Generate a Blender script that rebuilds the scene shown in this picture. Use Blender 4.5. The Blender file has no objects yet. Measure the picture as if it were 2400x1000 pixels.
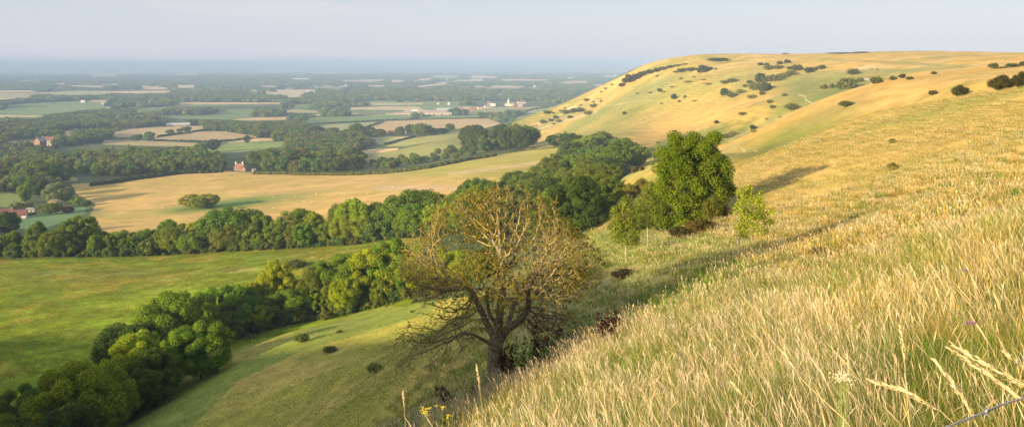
import bpy, math, random
import numpy as np
from mathutils import Vector, Matrix
SC = bpy.context.scene
COL = SC.collection
F = 2000.0; CXP = 1200.0; HY = 147.0      # focal length and horizon in photo pixels
R = math.radians

# ------------------------------------------------------------------ noise
def _hash(ix, iy, seed):
    h = (ix.astype(np.int64) * 374761393 + iy.astype(np.int64) * 668265263 + seed * 974634777) & 0x7fffffff
    h = ((h ^ (h >> 13)) * 1274126177) & 0x7fffffff
    h = h ^ (h >> 16)
    return (h & 0xffffff) / float(0xffffff)
def vnoise(x, y, seed=0):
    x = np.asarray(x, float); y = np.asarray(y, float)
    ix = np.floor(x); iy = np.floor(y); fx = x - ix; fy = y - iy
    fx = fx * fx * (3 - 2 * fx); fy = fy * fy * (3 - 2 * fy)
    a = _hash(ix, iy, seed); b = _hash(ix + 1, iy, seed); c = _hash(ix, iy + 1, seed); d = _hash(ix + 1, iy + 1, seed)
    return (a + (b - a) * fx) * (1 - fy) + (c + (d - c) * fx) * fy
def fbm(x, y, seed=0, o=4):
    s = 0; amp = 0.5; t = 0
    for i in range(o):
        s = s + amp * vnoise(x, y, seed + i * 17); t += amp; amp *= 0.5
        x = x * 2.03 + 3.1; y = y * 2.03 + 1.7
    return s / t

# ------------------------------------------------------------------ terrain
CP = [  # photo x, photo y, depth in metres of ground points surveyed from the photograph
 # near knoll
 (1250,1015,12),(1430,893,14),(1000,1140,10),(1700,760,16),(1900,672,18),(2400,1010,4.9),(2150,900,6.5),(1800,1030,6.2),
 (1400,1100,7.5),(2300,700,9.5),(2400,560,13),(2150,665,13),(700,1350,8),(2400,1900,2),(1200,1850,2.5),(0,1900,4),
 (1155,905,24),(1400,700,35),(1560,640,32),(1730,612,31),(1467,617,42),(1518,577,50),(1620,528,65),(1440,560,62),(1395,548,72),
 (2000,550,30),(1850,600,26),(2200,450,35),(2400,400,30),(1900,450,60),(2100,350,70),(2300,300,65),(1780,470,62),(1700,480,65),
 # lower slope on the left
 (1050,850,55),(950,900,62),(870,870,95),(700,800,135),(600,1000,92),(900,1000,55),(400,1000,100),(800,930,88),(1000,775,112),(1100,720,110),(1250,650,95),
 (270,1010,122),(440,838,155),(640,772,165),(900,716,168),(0,1100,118),(-300,1200,115),
 # meadow
 (0,830,168),(240,765,185),(500,655,218),(700,622,226),(0,602,268),(500,592,272),(900,562,252),(1050,600,190),(-400,620,270),(-400,850,175),
 # corn field and its hill
 (250,532,392),(470,487,450),(650,482,440),(850,462,430),(1000,450,420),(1180,440,400),(1280,430,400),(1290,352,620),(1100,372,640),
 (900,406,600),(1000,391,625),(600,406,665),(420,403,680),(300,416,650),(180,432,600),(300,470,520),(700,430,560),
 (0,522,430),(60,507,468),(150,452,560),(0,450,560),(-400,480,560),
 # behind the corn field
 (0,400,820),(250,380,850),(550,392,740),(820,385,760),(570,335,1080),(0,320,1180),(950,372,820),(1050,340,850),(1160,362,650),(1050,322,1000),
 (1210,360,640),(850,352,950),(1000,300,1420),(700,300,1400),(300,300,1400),(-400,330,1150),(1150,300,1400),
 # ravine of trees
 (1350,545,200),(1300,500,240),(1400,470,270),(1350,420,370),(1440,400,440),(1300,372,540),(1240,420,420),(1480,385,470),(1200,560,215),(1100,560,220),
 # knoll under the big tree and the shoulder beyond
 (1450,425,210),(1520,400,195),(1480,470,150),(1600,385,180),
 (2400,208,95),(2222,234,110),(2078,260,125),(1974,296,135),(1882,332,125),(1834,350,115),(1750,388,100),(2250,270,85),
 (2300,192,150),(2185,221,170),(1980,246,260),(1900,320,240),(1830,334,255),(1750,362,250),(1700,368,265),
 (1774,306,330),(1830,278,350),(1882,254,370),(1950,232,380),(2038,202,380),(2160,178,370),(2400,158,260),
 (1690,335,440),(1760,300,470),(1880,238,480),(1872,222,520),(1950,200,560),(2050,182,560),
 (1834,374,160),(1882,353,178),(1974,313,195),(2078,278,200),(1750,406,160),(2222,236,140),(2400,214,122),(1882,264,430),(1950,246,455),(2038,216,470),(1830,293,410),(1774,322,395),(1584,346,540),(1638,318,600),
 (1494,368,430),(1584,336,470),(1638,306,520),(1710,268,570),(1540,345,560),(1450,318,650),(1640,300,650),
 # the far down
 (1202,288,1400),(1300,251,1250),(1400,206,1150),(1470,174,1080),(1560,156,1000),(1640,145,950),(1700,142,940),(1850,129,940),
 (2100,121,880),(2250,122,800),(2400,129,700),(1250,340,900),(1300,300,1000),(1400,288,880),(1400,242,1050),(1500,290,750),(1500,200,980),(1600,250,760),
 (1600,190,880),(1700,200,760),(1700,170,850),(1800,160,800),(1900,180,700),(2000,150,720),(2200,148,540),(2400,146,450),(1800,230,640),(1230,322,1000),
]
H0 = 1.65
def _pw(px, py, d): return ((px - CXP) / F * d, d, -(py - HY) / F * d)
_pts = [_pw(*p) for p in CP]
_pts += [(250,1500,-88),(120,1500,-106),(420,1350,-30),(650,1250,-8),(900,1100,2),(1100,800,10),(520,1700,-60),(900,1700,-25),(1500,1500,-10),
 (0,1550,-110),(-500,1550,-111),(-1000,1500,-111),(-1500,1000,-104),(-900,600,-90),(-600,300,-72),(-400,120,-62),(-200,40,-45),(-60,10,-22),(-20,3,-8),(-5,1,-3.3),
 (5,1,.1),(20,5,3.6),(60,25,9),(150,60,12),(400,150,13),(900,400,13),(1500,900,12)]
_P = np.array(_pts)
def _uv(X, Y):
    r = np.hypot(X, Y); th = np.arctan2(X, Y)
    return th * 1.7, np.log(r + 2.0), r
_pu, _pv, _pr = _uv(_P[:,0], _P[:,1])
_g = (_P[:,2] + H0) / (_pr + 1.0)
def _tps_k(d2): return np.where(d2 > 1e-14, 0.5 * d2 * np.log(np.maximum(d2, 1e-14)), 0.0)
_n = len(_P)
_K = _tps_k((_pu[:,None] - _pu[None])**2 + (_pv[:,None] - _pv[None])**2) + np.eye(_n) * 1e-5
_Q = np.stack([np.ones(_n), _pu, _pv], 1)
_A = np.block([[_K, _Q], [_Q.T, np.zeros((3, 3))]])
_w = np.linalg.solve(_A, np.concatenate([_g, np.zeros(3)]))
TG = np.radians(np.concatenate([np.arange(-180, 180.01, .2)])); VG = np.arange(.6, 8.4, .012)   # table of the spline in polar form
def _table():
    a, b = np.meshgrid(TG * 1.7, VG); af, bf = a.ravel().astype(np.float32), b.ravel().astype(np.float32); o = np.zeros_like(af)
    m = np.abs(af) < R(90) * 1.7
    ii = np.nonzero(m)[0]
    for s in range(0, len(ii), 20000):
        j = ii[s:s+20000]; A, B = af[j], bf[j]
        d2 = (A[:,None] - _pu[None].astype(np.float32))**2 + (B[:,None] - _pv[None].astype(np.float32))**2
        o[j] = (d2 * np.log(d2 + 1e-9)) @ (.5 * _w[:_n]).astype(np.float32) + _w[_n] + _w[_n+1] * A + _w[_n+2] * B
    return o.reshape(a.shape).astype(float)
TAB = _table()
SHADESPUR = [(-20,-30,5.5),(-48,-30,8.0),(-62,-30,12.8),(-95,-30,17.5),(-222,-30,11.5),(-330,-30,16),(-380,-30,6),(-480,-30,-30)]   # unseen spur behind the viewer, added and shaped to shade the lower slope
def height(X, Y, detail=True):
    X = np.asarray(X, float); Y = np.asarray(Y, float)
    u, v, r = _uv(X, Y)
    fu = (u / 1.7 - TG[0]) / (TG[1] - TG[0]); fv = (v - VG[0]) / (VG[1] - VG[0])
    iu = np.clip(np.floor(fu).astype(int), 0, len(TG) - 2); iv = np.clip(np.floor(fv).astype(int), 0, len(VG) - 2)
    a = np.clip(fu - iu, 0, 1); b = np.clip(fv - iv, 0, 1)
    zf = (TAB[iv, iu] * (1 - a) + TAB[iv, iu+1] * a) * (1 - b) + (TAB[iv+1, iu] * (1 - a) + TAB[iv+1, iu+1] * a) * b
    z = zf.reshape(u.shape) * (r + 1.0) - H0
    # plain
    plain = -112 + 5 * (fbm(X / 1500., Y / 1500., 5, 2) - .5)
    hills = 75 * np.clip((r - 13000) / 9000, 0, 1) * (.55 + .45 * np.clip(2.6 * (fbm(X / 6500., Y / 9000., 9, 3) - .28), 0, 1.3))
    w = np.clip((r - 1480) / 500, 0, 1); w = w * w * (3 - 2 * w)
    east = np.clip((np.arctan2(X, Y) - R(9)) / R(7), 0, 1)         # the downs go on behind the crest
    w = w * (1 - east) + east * np.clip((r - 1500) / 2500, 0, 1)
    z = z * (1 - w) + (plain + hills) * w
    # behind and beside the camera: plane + added shading spur
    th = np.abs(np.arctan2(X, Y))
    wb = np.clip((th - R(62)) / R(25), 0, 1); wb = wb * wb * (3 - 2 * wb)
    Xc = np.maximum(X, -170) + (np.minimum(X, -170) + 170) * .02
    zb = -1.65 - 0.31 * np.clip(Y, -25, 200) + 0.35 * np.clip(Xc, -200, 60)
    zs = np.full_like(X, -1e9)
    for (x0, y0, z0), (x1, y1, z1) in zip(SHADESPUR[:-1], SHADESPUR[1:]):
        t = np.clip(((X - x0) * (x1 - x0) + (Y - y0) * (y1 - y0)) / ((x1-x0)**2 + (y1-y0)**2), 0, 1)
        d = np.hypot(X - x0 - t * (x1 - x0), Y - y0 - t * (y1 - y0))
        zs = np.maximum(zs, z0 + t * (z1 - z0) - 0.7 * np.sqrt(d * d + 16) + 2.8)
    zb = np.maximum(zb, zs)
    z = z * (1 - wb) + zb * wb
    if detail:
        far = np.clip((r - 20) / 100, 0, 1) * np.clip((2500 - r) / 1000, 0, 1)
        z = z + far * (1.6 * (fbm(X / 45., Y / 45., 21, 3) - .5) + .5 * (fbm(X / 9., Y / 9., 31, 2) - .5)) * np.clip(r / 350, .25, 1)
        z = z + np.clip(1 - r / 60, 0, 1) * .22 * (fbm(X / 2.3, Y / 2.3, 41, 3) - .5)
    return z
_rs = np.exp(np.linspace(math.log(1.2), math.log(24000), 1500))
def locate_many(pxs, pys, dmin=1.2, dmax=24000):
    """where the rays through photo pixels meet the ground"""
    out = []
    rs = _rs[(_rs >= dmin) & (_rs <= dmax)]
    pxs = np.asarray(pxs, float); pys = np.asarray(pys, float)
    for s in range(0, len(pxs), 64):
        tx = (pxs[s:s+64] - CXP) / F; tz = -(pys[s:s+64] - HY) / F
        Z = height(tx[:,None] * rs[None], np.broadcast_to(rs[None], (len(tx), len(rs))))
        G = Z - tz[:,None] * rs[None]
        for i in range(len(tx)):
            g0 = np.argmax(G[i] <= 0); g_ = G[i].copy(); g_[:g0] = -1; k = np.argmax(g_ > 0)
            if G[i].min() > 0: out.append(None); continue
            if G[i][k] <= 0: out.append(None); continue
            if k > 0:
                a, b = G[i][k-1], G[i][k]; d = rs[k-1] + (rs[k] - rs[k-1]) * (-a) / (b - a)
            else: d = rs[0]
            out.append((tx[i] * d, d, tz[i] * d))
    return out
def locate(px, py, dmin=1.2, dmax=24000):
    p = locate_many([px], [py], dmin, dmax)[0]
    return p
def gz(x, y): return float(height(np.array([x]), np.array([y]))[0])
def poly_mask(px, py, poly):
    xs = [p[0] for p in poly]; ys = [p[1] for p in poly]
    bb = (px >= min(xs)) & (px <= max(xs)) & (py >= min(ys)) & (py <= max(ys)); out = np.zeros(px.shape, bool)
    px, py = px[bb], py[bb]; m = np.zeros(px.shape, bool); n = len(poly)
    for i in range(n):
        x0, y0 = poly[i]; x1, y1 = poly[(i + 1) % n]
        if y0 == y1: continue
        c = (py > min(y0, y1)) & (py <= max(y0, y1))
        m ^= c & (px < x0 + (py - y0) * (x1 - x0) / (y1 - y0))
    out[bb] = m
    return out

# ------------------------------------------------------------------ object helpers
def tag(o, label=None, cat=None, group=None, kind=None):
    if label: o['label'] = label
    if cat: o['category'] = cat
    if group: o['group'] = group
    if kind: o['kind'] = kind
    return o
def link(o, parent=None, loc=None):
    COL.objects.link(o)
    if parent: o.parent = parent
    if loc is not None: o.location = loc
    return o
def empty(name, loc=(0,0,0), rz=0):
    o = bpy.data.objects.new(name, None); COL.objects.link(o); o.location = loc; o.rotation_euler = (0, 0, rz)
    o.empty_display_size = .1
    return o
def np_mesh(name, verts, faces, mats=(), attrs=None, smooth=False, fmat=None):
    """faces: (n,k) int array or list of such arrays"""
    me = bpy.data.meshes.new(name)
    verts = np.asarray(verts, np.float32)
    if not isinstance(faces, list): faces = [faces]
    faces = [np.asarray(f, np.int32) for f in faces if len(f)]
    me.vertices.add(len(verts)); me.vertices.foreach_set('co', verts.ravel())
    loops = np.concatenate([f.ravel() for f in faces]); tot = np.concatenate([np.full(len(f), f.shape[1]) for f in faces])
    me.loops.add(len(loops)); me.loops.foreach_set('vertex_index', loops)
    me.polygons.add(len(tot)); st = np.concatenate([[0], np.cumsum(tot)[:-1]]).astype(np.int32)
    me.polygons.foreach_set('loop_start', st); me.polygons.foreach_set('loop_total', tot.astype(np.int32))
    if smooth: me.polygons.foreach_set('use_smooth', np.ones(len(tot), bool))
    for m in mats: me.materials.append(m)
    if fmat is not None: me.polygons.foreach_set('material_index', np.asarray(fmat, np.int32))
    for k, v in (attrs or {}).items():
        v = np.asarray(v, np.float32)
        if v.ndim == 1:
            a = me.attributes.new(k, 'FLOAT', 'POINT'); a.data.foreach_set('value', v)
        else:
            if v.shape[1] == 3: v = np.concatenate([v, np.ones((len(v), 1), np.float32)], 1)
            a = me.attributes.new(k, 'FLOAT_COLOR', 'POINT'); a.data.foreach_set('color', v.ravel())
    me.update(calc_edges=True)
    return me
class MB:
    """collects simple solids into one mesh"""
    def __init__(s): s.v = []; s.f = []; s.n = 0
    def add(s, v, f):
        s.v.append(np.asarray(v, float))
        s.f += [tuple(int(i) + s.n for i in q) for q in f]; s.n += len(v)
    def box(s, x0, x1, y0, y1, z0, z1):
        s.add([(x0,y0,z0),(x1,y0,z0),(x1,y1,z0),(x0,y1,z0),(x0,y0,z1),(x1,y0,z1),(x1,y1,z1),(x0,y1,z1)],
              [(3,2,1,0),(4,5,6,7),(0,1,5,4),(1,2,6,5),(2,3,7,6),(3,0,4,7)])
    def gable(s, x0, x1, y0, y1, z0, z1, axis='x'):
        if axis == 'x':
            m = (y0 + y1) / 2
            s.add([(x0,y0,z0),(x1,y0,z0),(x1,y1,z0),(x0,y1,z0),(x0,m,z1),(x1,m,z1)], [(3,2,1,0),(0,1,5,4),(2,3,4,5),(1,2,5),(3,0,4)])
        else:
            m = (x0 + x1) / 2
            s.add([(x0,y0,z0),(x1,y0,z0),(x1,y1,z0),(x0,y1,z0),(m,y0,z1),(m,y1,z1)], [(3,2,1,0),(1,2,5,4),(3,0,4,5),(0,1,4),(2,3,5)])
    def hip(s, x0, x1, y0, y1, z0, z1, k=.3):
        m = (y0 + y1) / 2; d = (x1 - x0) * k
        s.add([(x0,y0,z0),(x1,y0,z0),(x1,y1,z0),(x0,y1,z0),(x0+d,m,z1),(x1-d,m,z1)], [(3,2,1,0),(0,1,5,4),(2,3,4,5),(1,2,5),(3,0,4)])
    def pyramid(s, x0, x1, y0, y1, z0, z1):
        s.add([(x0,y0,z0),(x1,y0,z0),(x1,y1,z0),(x0,y1,z0),((x0+x1)/2,(y0+y1)/2,z1)], [(3,2,1,0),(0,1,4),(1,2,4),(2,3,4),(3,0,4)])
    def tube(s, pts, rad, n=6, cap=True):
        pts = [np.array(p, float) for p in pts]; m = len(pts)
        if not hasattr(rad, '__len__'): rad = [rad] * m
        vs = []; up = None
        for i, p in enumerate(pts):
            t = pts[min(i+1, m-1)] - pts[max(i-1, 0)]; t = t / (np.linalg.norm(t) + 1e-9)
            if up is None: up = np.array([0,0,1.]) if abs(t[2]) < .9 else np.array([1.,0,0])
            a = np.cross(t, up); a /= np.linalg.norm(a) + 1e-9; b = np.cross(t, a); up = -b if np.dot(-b, up) > 0 else b
            for k in range(n):
                w = 2 * math.pi * k / n; vs.append(p + rad[i] * (a * math.cos(w) + b * math.sin(w)))
        fs = [(i*n+k, i*n+(k+1) % n, (i+1)*n+(k+1) % n, (i+1)*n+k) for i in range(m-1) for k in range(n)]
        if cap: fs += [tuple(range(n-1, -1, -1)), tuple((m-1)*n+k for k in range(n))]
        s.add(vs, fs)
    def ball(s, c, r, n=8, m=6, rot=None):
        r = np.array(r if hasattr(r, '__len__') else (r, r, r), float); vs = [(0,0,1.)]
        for i in range(1, m):
            a = math.pi * i / m
            for k in range(n):
                w = 2*math.pi*k/n; vs.append((math.sin(a)*math.cos(w), math.sin(a)*math.sin(w), math.cos(a)))
        vs.append((0,0,-1.)); vs = np.array(vs) * r
        if rot is not None: vs = vs @ np.array(rot).T
        fs = [(0, 1+k, 1+(k+1) % n) for k in range(n)]
        for i in range(m-2): fs += [(1+i*n+k, 1+(i+1)*n+k, 1+(i+1)*n+(k+1) % n, 1+i*n+(k+1) % n) for k in range(n)]
        fs += [(1+(m-2)*n+k, len(vs)-1, 1+(m-2)*n+(k+1) % n) for k in range(n)]
        s.add(vs + np.array(c), fs)
    def mesh(s, name, mat, smooth=False):
        me = bpy.data.meshes.new(name); me.from_pydata([tuple(p) for p in np.concatenate(s.v)], [], s.f)
        if smooth: me.polygons.foreach_set('use_smooth', [True] * len(me.polygons))
        me.materials.append(mat); me.update(); return me
    def build(s, name, mat, parent=None, smooth=False):
        return link(bpy.data.objects.new(name, s.mesh(name, mat, smooth)), parent)

# ------------------------------------------------------------------ materials
def nmat(name):
    m = bpy.data.materials.new(name); m.use_nodes = True
    nt = m.node_tree; nt.nodes.clear()
    return m, nt, nt.nodes, nt.links
def nd(ns, t, **kw):
    n = ns.new(t)
    for k, v in kw.items():
        if k.startswith('i_'): n.inputs[k[2:].replace('_', ' ')].default_value = v
        else: setattr(n, k, v)
    return n
def mixc(ns, ls, fac, a, b, mode='MIX'):
    n = ns.new('ShaderNodeMix'); n.data_type = 'RGBA'; n.blend_type = mode
    for s, v in ((n.inputs[0], fac), (n.inputs[6], a), (n.inputs[7], b)):
        if hasattr(v, 'is_linked') or hasattr(v, 'links'): ls.new(v, s)
        elif hasattr(v, '__len__'): s.default_value = tuple(v) + ((1,) if len(v) == 3 else ())
        else: s.default_value = v
    return n.outputs[2]
def maprange(ns, ls, v, a, b, c, d):
    n = ns.new('ShaderNodeMapRange'); ls.new(v, n.inputs[0])
    for i, x in enumerate((a, b, c, d)): n.inputs[i+1].default_value = x
    return n.outputs[0]
def simple_mat(name, col, rough=.8, var=.25, scale=3.0):
    m, nt, ns, ls = nmat(name)
    o = nd(ns, 'ShaderNodeOutputMaterial'); b = nd(ns, 'ShaderNodeBsdfPrincipled', i_Roughness=rough)
    tc = nd(ns, 'ShaderNodeTexCoord'); no = nd(ns, 'ShaderNodeTexNoise', i_Scale=scale, i_Detail=5.0)
    ls.new(tc.outputs['Object'], no.inputs['Vector'])
    f = maprange(ns, ls, no.outputs[0], .3, .7, 1 - var, 1 + var)
    c = nd(ns, 'ShaderNodeVectorMath', operation='SCALE'); c.inputs[0].default_value = col; ls.new(f, c.inputs['Scale'])
    ls.new(c.outputs[0], b.inputs['Base Color']); ls.new(b.outputs[0], o.inputs[0])
    return m
def ground_mat(name, scales, streak=0.0, amp=.25, bump=.0, tint=(.5,.42,.2), bdist=.3):
    m, nt, ns, ls = nmat(name)
    o = nd(ns, 'ShaderNodeOutputMaterial'); b = nd(ns, 'ShaderNodeBsdfPrincipled', i_Roughness=.95)
    b.inputs['Specular IOR Level'].default_value = .15
    at = nd(ns, 'ShaderNodeAttribute', attribute_name='col'); tc = nd(ns, 'ShaderNodeTexCoord')
    c = at.outputs['Color']; first = None
    for i, sc in enumerate(scales):
        no = nd(ns, 'ShaderNodeTexNoise', i_Scale=sc, i_Detail=6.0, i_Roughness=.6)
        if streak:
            mp = nd(ns, 'ShaderNodeMapping'); mp.inputs['Rotation'].default_value = (0, 0, R(38)); mp.inputs['Scale'].default_value = (1, 1 + streak, 1)
            ls.new(tc.outputs['Object'], mp.inputs[0]); ls.new(mp.outputs[0], no.inputs['Vector'])
        else: ls.new(tc.outputs['Object'], no.inputs['Vector'])
        f = maprange(ns, ls, no.outputs[0], .32, .68, 1 - amp, 1 + amp)
        s = nd(ns, 'ShaderNodeVectorMath', operation='SCALE'); ls.new(c, s.inputs[0]); ls.new(f, s.inputs['Scale']); c = s.outputs[0]
        if i == 0:
            no2 = nd(ns, 'ShaderNodeTexNoise', i_Scale=sc * 2.3, i_Detail=5.0); ls.new(tc.outputs['Object'], no2.inputs['Vector'])
            f2 = maprange(ns, ls, no2.outputs[0], .5, .75, 0, .45)
            c = mixc(ns, ls, f2, c, mixc(ns, ls, 1.0, c, tint + (1,), 'SOFT_LIGHT'))
        first = no
    if bump:
        bp = nd(ns, 'ShaderNodeBump', i_Strength=bump, i_Distance=bdist); ls.new(first.outputs[0], bp.inputs['Height']); ls.new(bp.outputs[0], b.inputs['Normal'])
    ls.new(c, b.inputs['Base Color']); ls.new(b.outputs[0], o.inputs[0])
    return m
def leaf_mat(name, col=None, trans=.42, instance=False, pal=None, attr_amt=.35):
    """colour = object colour (or palette by instance random) x per-leaf attribute 'v'"""
    m, nt, ns, ls = nmat(name)
    o = nd(ns, 'ShaderNodeOutputMaterial'); oi = nd(ns, 'ShaderNodeObjectInfo')
    if pal:
        cr = nd(ns, 'ShaderNodeValToRGB'); e = cr.color_ramp; e.interpolation = 'CONSTANT' if len(pal) > 3 else 'LINEAR'
        while len(e.elements) < len(pal): e.elements.new(.5)
        for i, p in enumerate(pal): e.elements[i].position = i / len(pal); e.elements[i].color = tuple(p) + (1,)
        ls.new(oi.outputs['Random'], cr.inputs[0]); base = cr.outputs[0]
    elif col: base = tuple(col) + (1,)
    else: base = oi.outputs['Color']
    at = nd(ns, 'ShaderNodeAttribute', attribute_name='v')
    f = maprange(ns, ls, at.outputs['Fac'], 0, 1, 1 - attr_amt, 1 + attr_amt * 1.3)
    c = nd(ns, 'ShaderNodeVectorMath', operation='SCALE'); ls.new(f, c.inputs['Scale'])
    if hasattr(base, 'links'): ls.new(base, c.inputs[0])
    else: c.inputs[0].default_value = base[:3]
    hs = nd(ns, 'ShaderNodeHueSaturation'); ls.new(c.outputs[0], hs.inputs['Color'])
    ls.new(maprange(ns, ls, at.outputs['Fac'], 0, 1, .515, .485), hs.inputs['Hue'])
    d = nd(ns, 'ShaderNodeBsdfDiffuse'); t = nd(ns, 'ShaderNodeBsdfTranslucent'); mx = nd(ns, 'ShaderNodeMixShader'); mx.inputs[0].default_value = trans
    ls.new(hs.outputs[0], d.inputs[0]); ls.new(mixc(ns, ls, 1.0, hs.outputs[0], (1.0, 1.0, .55), 'MULTIPLY'), t.inputs[0])
    ls.new(d.outputs[0], mx.inputs[1]); ls.new(t.outputs[0], mx.inputs[2]); ls.new(mx.outputs[0], o.inputs[0])
    return m
def bark_mat(name, c1, c2, c3=None, scale=12, zsplit=None):
    m, nt, ns, ls = nmat(name)
    o = nd(ns, 'ShaderNodeOutputMaterial'); b = nd(ns, 'ShaderNodeBsdfPrincipled', i_Roughness=.9); tc = nd(ns, 'ShaderNodeTexCoord')
    no = nd(ns, 'ShaderNodeTexNoise', i_Scale=scale, i_Detail=6.0); ls.new(tc.outputs['Object'], no.inputs['Vector'])
    c = mixc(ns, ls, maprange(ns, ls, no.outputs[0], .38, .62, 0, 1), c1, c2)
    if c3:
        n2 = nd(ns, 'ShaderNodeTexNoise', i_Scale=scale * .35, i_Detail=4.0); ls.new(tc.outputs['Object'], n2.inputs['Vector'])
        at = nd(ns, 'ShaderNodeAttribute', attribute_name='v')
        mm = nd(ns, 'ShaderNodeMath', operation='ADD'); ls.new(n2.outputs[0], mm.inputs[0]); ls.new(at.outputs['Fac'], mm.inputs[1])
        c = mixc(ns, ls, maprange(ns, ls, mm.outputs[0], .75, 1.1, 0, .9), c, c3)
    bp = nd(ns, 'ShaderNodeBump', i_Strength=.6, i_Distance=.02); ls.new(no.outputs[0], bp.inputs['Height']); ls.new(bp.outputs[0], b.inputs['Normal'])
    ls.new(c, b.inputs['Base Color']); ls.new(b.outputs[0], o.inputs[0])
    return m
SKYVEIL=(1.74,1.82,2.13); CLOUDC=(2.6,2.36,2.5); EXPO=1.13; HAZEC=(.34,.48,.76); HAZED=2.0e-4
# ------------------------------------------------------------------ camera, light, air
SUN_AZ = math.atan2(-0.75, -0.66); SUN_EL = R(13.0)
cam = bpy.data.cameras.new('camera'); camo = bpy.data.objects.new('camera', cam); COL.objects.link(camo)
camo.location = (0, 0, 0); camo.rotation_euler = (R(90), 0, 0)
cam.sensor_width = 36; cam.lens = 36 * F / 2400; cam.shift_y = -(500 - HY) / 2400
cam.clip_start = .1; cam.clip_end = 120000
SC.camera = camo
w = bpy.data.worlds.new('World'); SC.world = w; w.use_nodes = True
ns, ls = w.node_tree.nodes, w.node_tree.links; ns.clear()
wo = nd(ns, 'ShaderNodeOutputWorld'); bg = nd(ns, 'ShaderNodeBackground'); sky = nd(ns, 'ShaderNodeTexSky')
sky.sky_type = 'NISHITA'; sky.sun_disc = False; sky.sun_elevation = SUN_EL; sky.sun_rotation = SUN_AZ % (2 * math.pi)
sky.air_density = 1.0; sky.dust_density = 2.0; sky.ozone_density = 2.0; sky.altitude = 200
bg.inputs[1].default_value = .15
tc = nd(ns, 'ShaderNodeTexCoord'); mp = nd(ns, 'ShaderNodeMapping'); mp.inputs['Scale'].default_value = (2.2, 2.2, 22)
ls.new(tc.outputs['Generated'], mp.inputs[0])
no = nd(ns, 'ShaderNodeTexNoise', i_Scale=1.6, i_Detail=7.0, i_Roughness=.55); ls.new(mp.outputs[0], no.inputs['Vector'])
sepz = nd(ns, 'ShaderNodeSeparateXYZ'); ls.new(tc.outputs['Generated'], sepz.inputs[0])
cf = maprange(ns, ls, no.outputs[0], .48, .74, 0, .8)
left = maprange(ns, ls, sepz.outputs[0], .1, -.5, .35, 1)
cm = nd(ns, 'ShaderNodeMath', operation='MULTIPLY'); ls.new(cf, cm.inputs[0]); ls.new(left, cm.inputs[1])
# thin high overcast: the veil evens the clear sky out, brighter rosy wisps drift through it
hb_ = maprange(ns, ls, sepz.outputs[2], 0, .09, 1.32, 1.0)       # air is brighter towards the horizon
vs_ = nd(ns, 'ShaderNodeVectorMath', operation='SCALE'); vs_.inputs[0].default_value = SKYVEIL; ls.new(hb_, vs_.inputs['Scale'])
veil = mixc(ns, ls, .80, sky.outputs[0], vs_.outputs[0])
wcol = mixc(ns, ls, cm.outputs[0], veil, CLOUDC)
ls.new(wcol, bg.inputs[0]); ls.new(bg.outputs[0], wo.inputs[0])
sl = bpy.data.lights.new('sun', 'SUN'); slo = bpy.data.objects.new('sun', sl); COL.objects.link(slo)
sl.energy = 5.0; sl.angle = R(.6); sl.color = (1.0, .78, .46)
sd = Vector((math.sin(SUN_AZ) * math.cos(SUN_EL), math.cos(SUN_AZ) * math.cos(SUN_EL), math.sin(SUN_EL)))
slo.rotation_euler = (-sd).to_track_quat('-Z', 'Y').to_euler()
SC.view_settings.view_transform = 'Standard'; SC.view_settings.look = 'None'; SC.view_settings.gamma = 1
SC.view_settings.exposure = EXPO
SC.render.engine = 'CYCLES'
cy = SC.cycles; cy.max_bounces = 5; cy.diffuse_bounces = 2; cy.glossy_bounces = 1; cy.transmission_bounces = 3; cy.volume_bounces = 1; cy.transparent_max_bounces = 4
# haze
hz, nt, ns, ls = nmat('haze')
o_ = nd(ns, 'ShaderNodeOutputMaterial'); pv = nd(ns, 'ShaderNodeVolumePrincipled'); pv.inputs['Color'].default_value = HAZEC + (1,)
pv.inputs['Density'].default_value = HAZED; pv.inputs['Anisotropy'].default_value = -0.15
ls.new(pv.outputs[0], o_.inputs['Volume'])
if HAZED > 0:
    b = MB(); b.box(-27000, 27000, -900, 27000, -140, 20.5)
    tag(b.build('haze', hz), 'pale blue summer haze lying over the whole plain', 'haze', kind='stuff')
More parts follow.
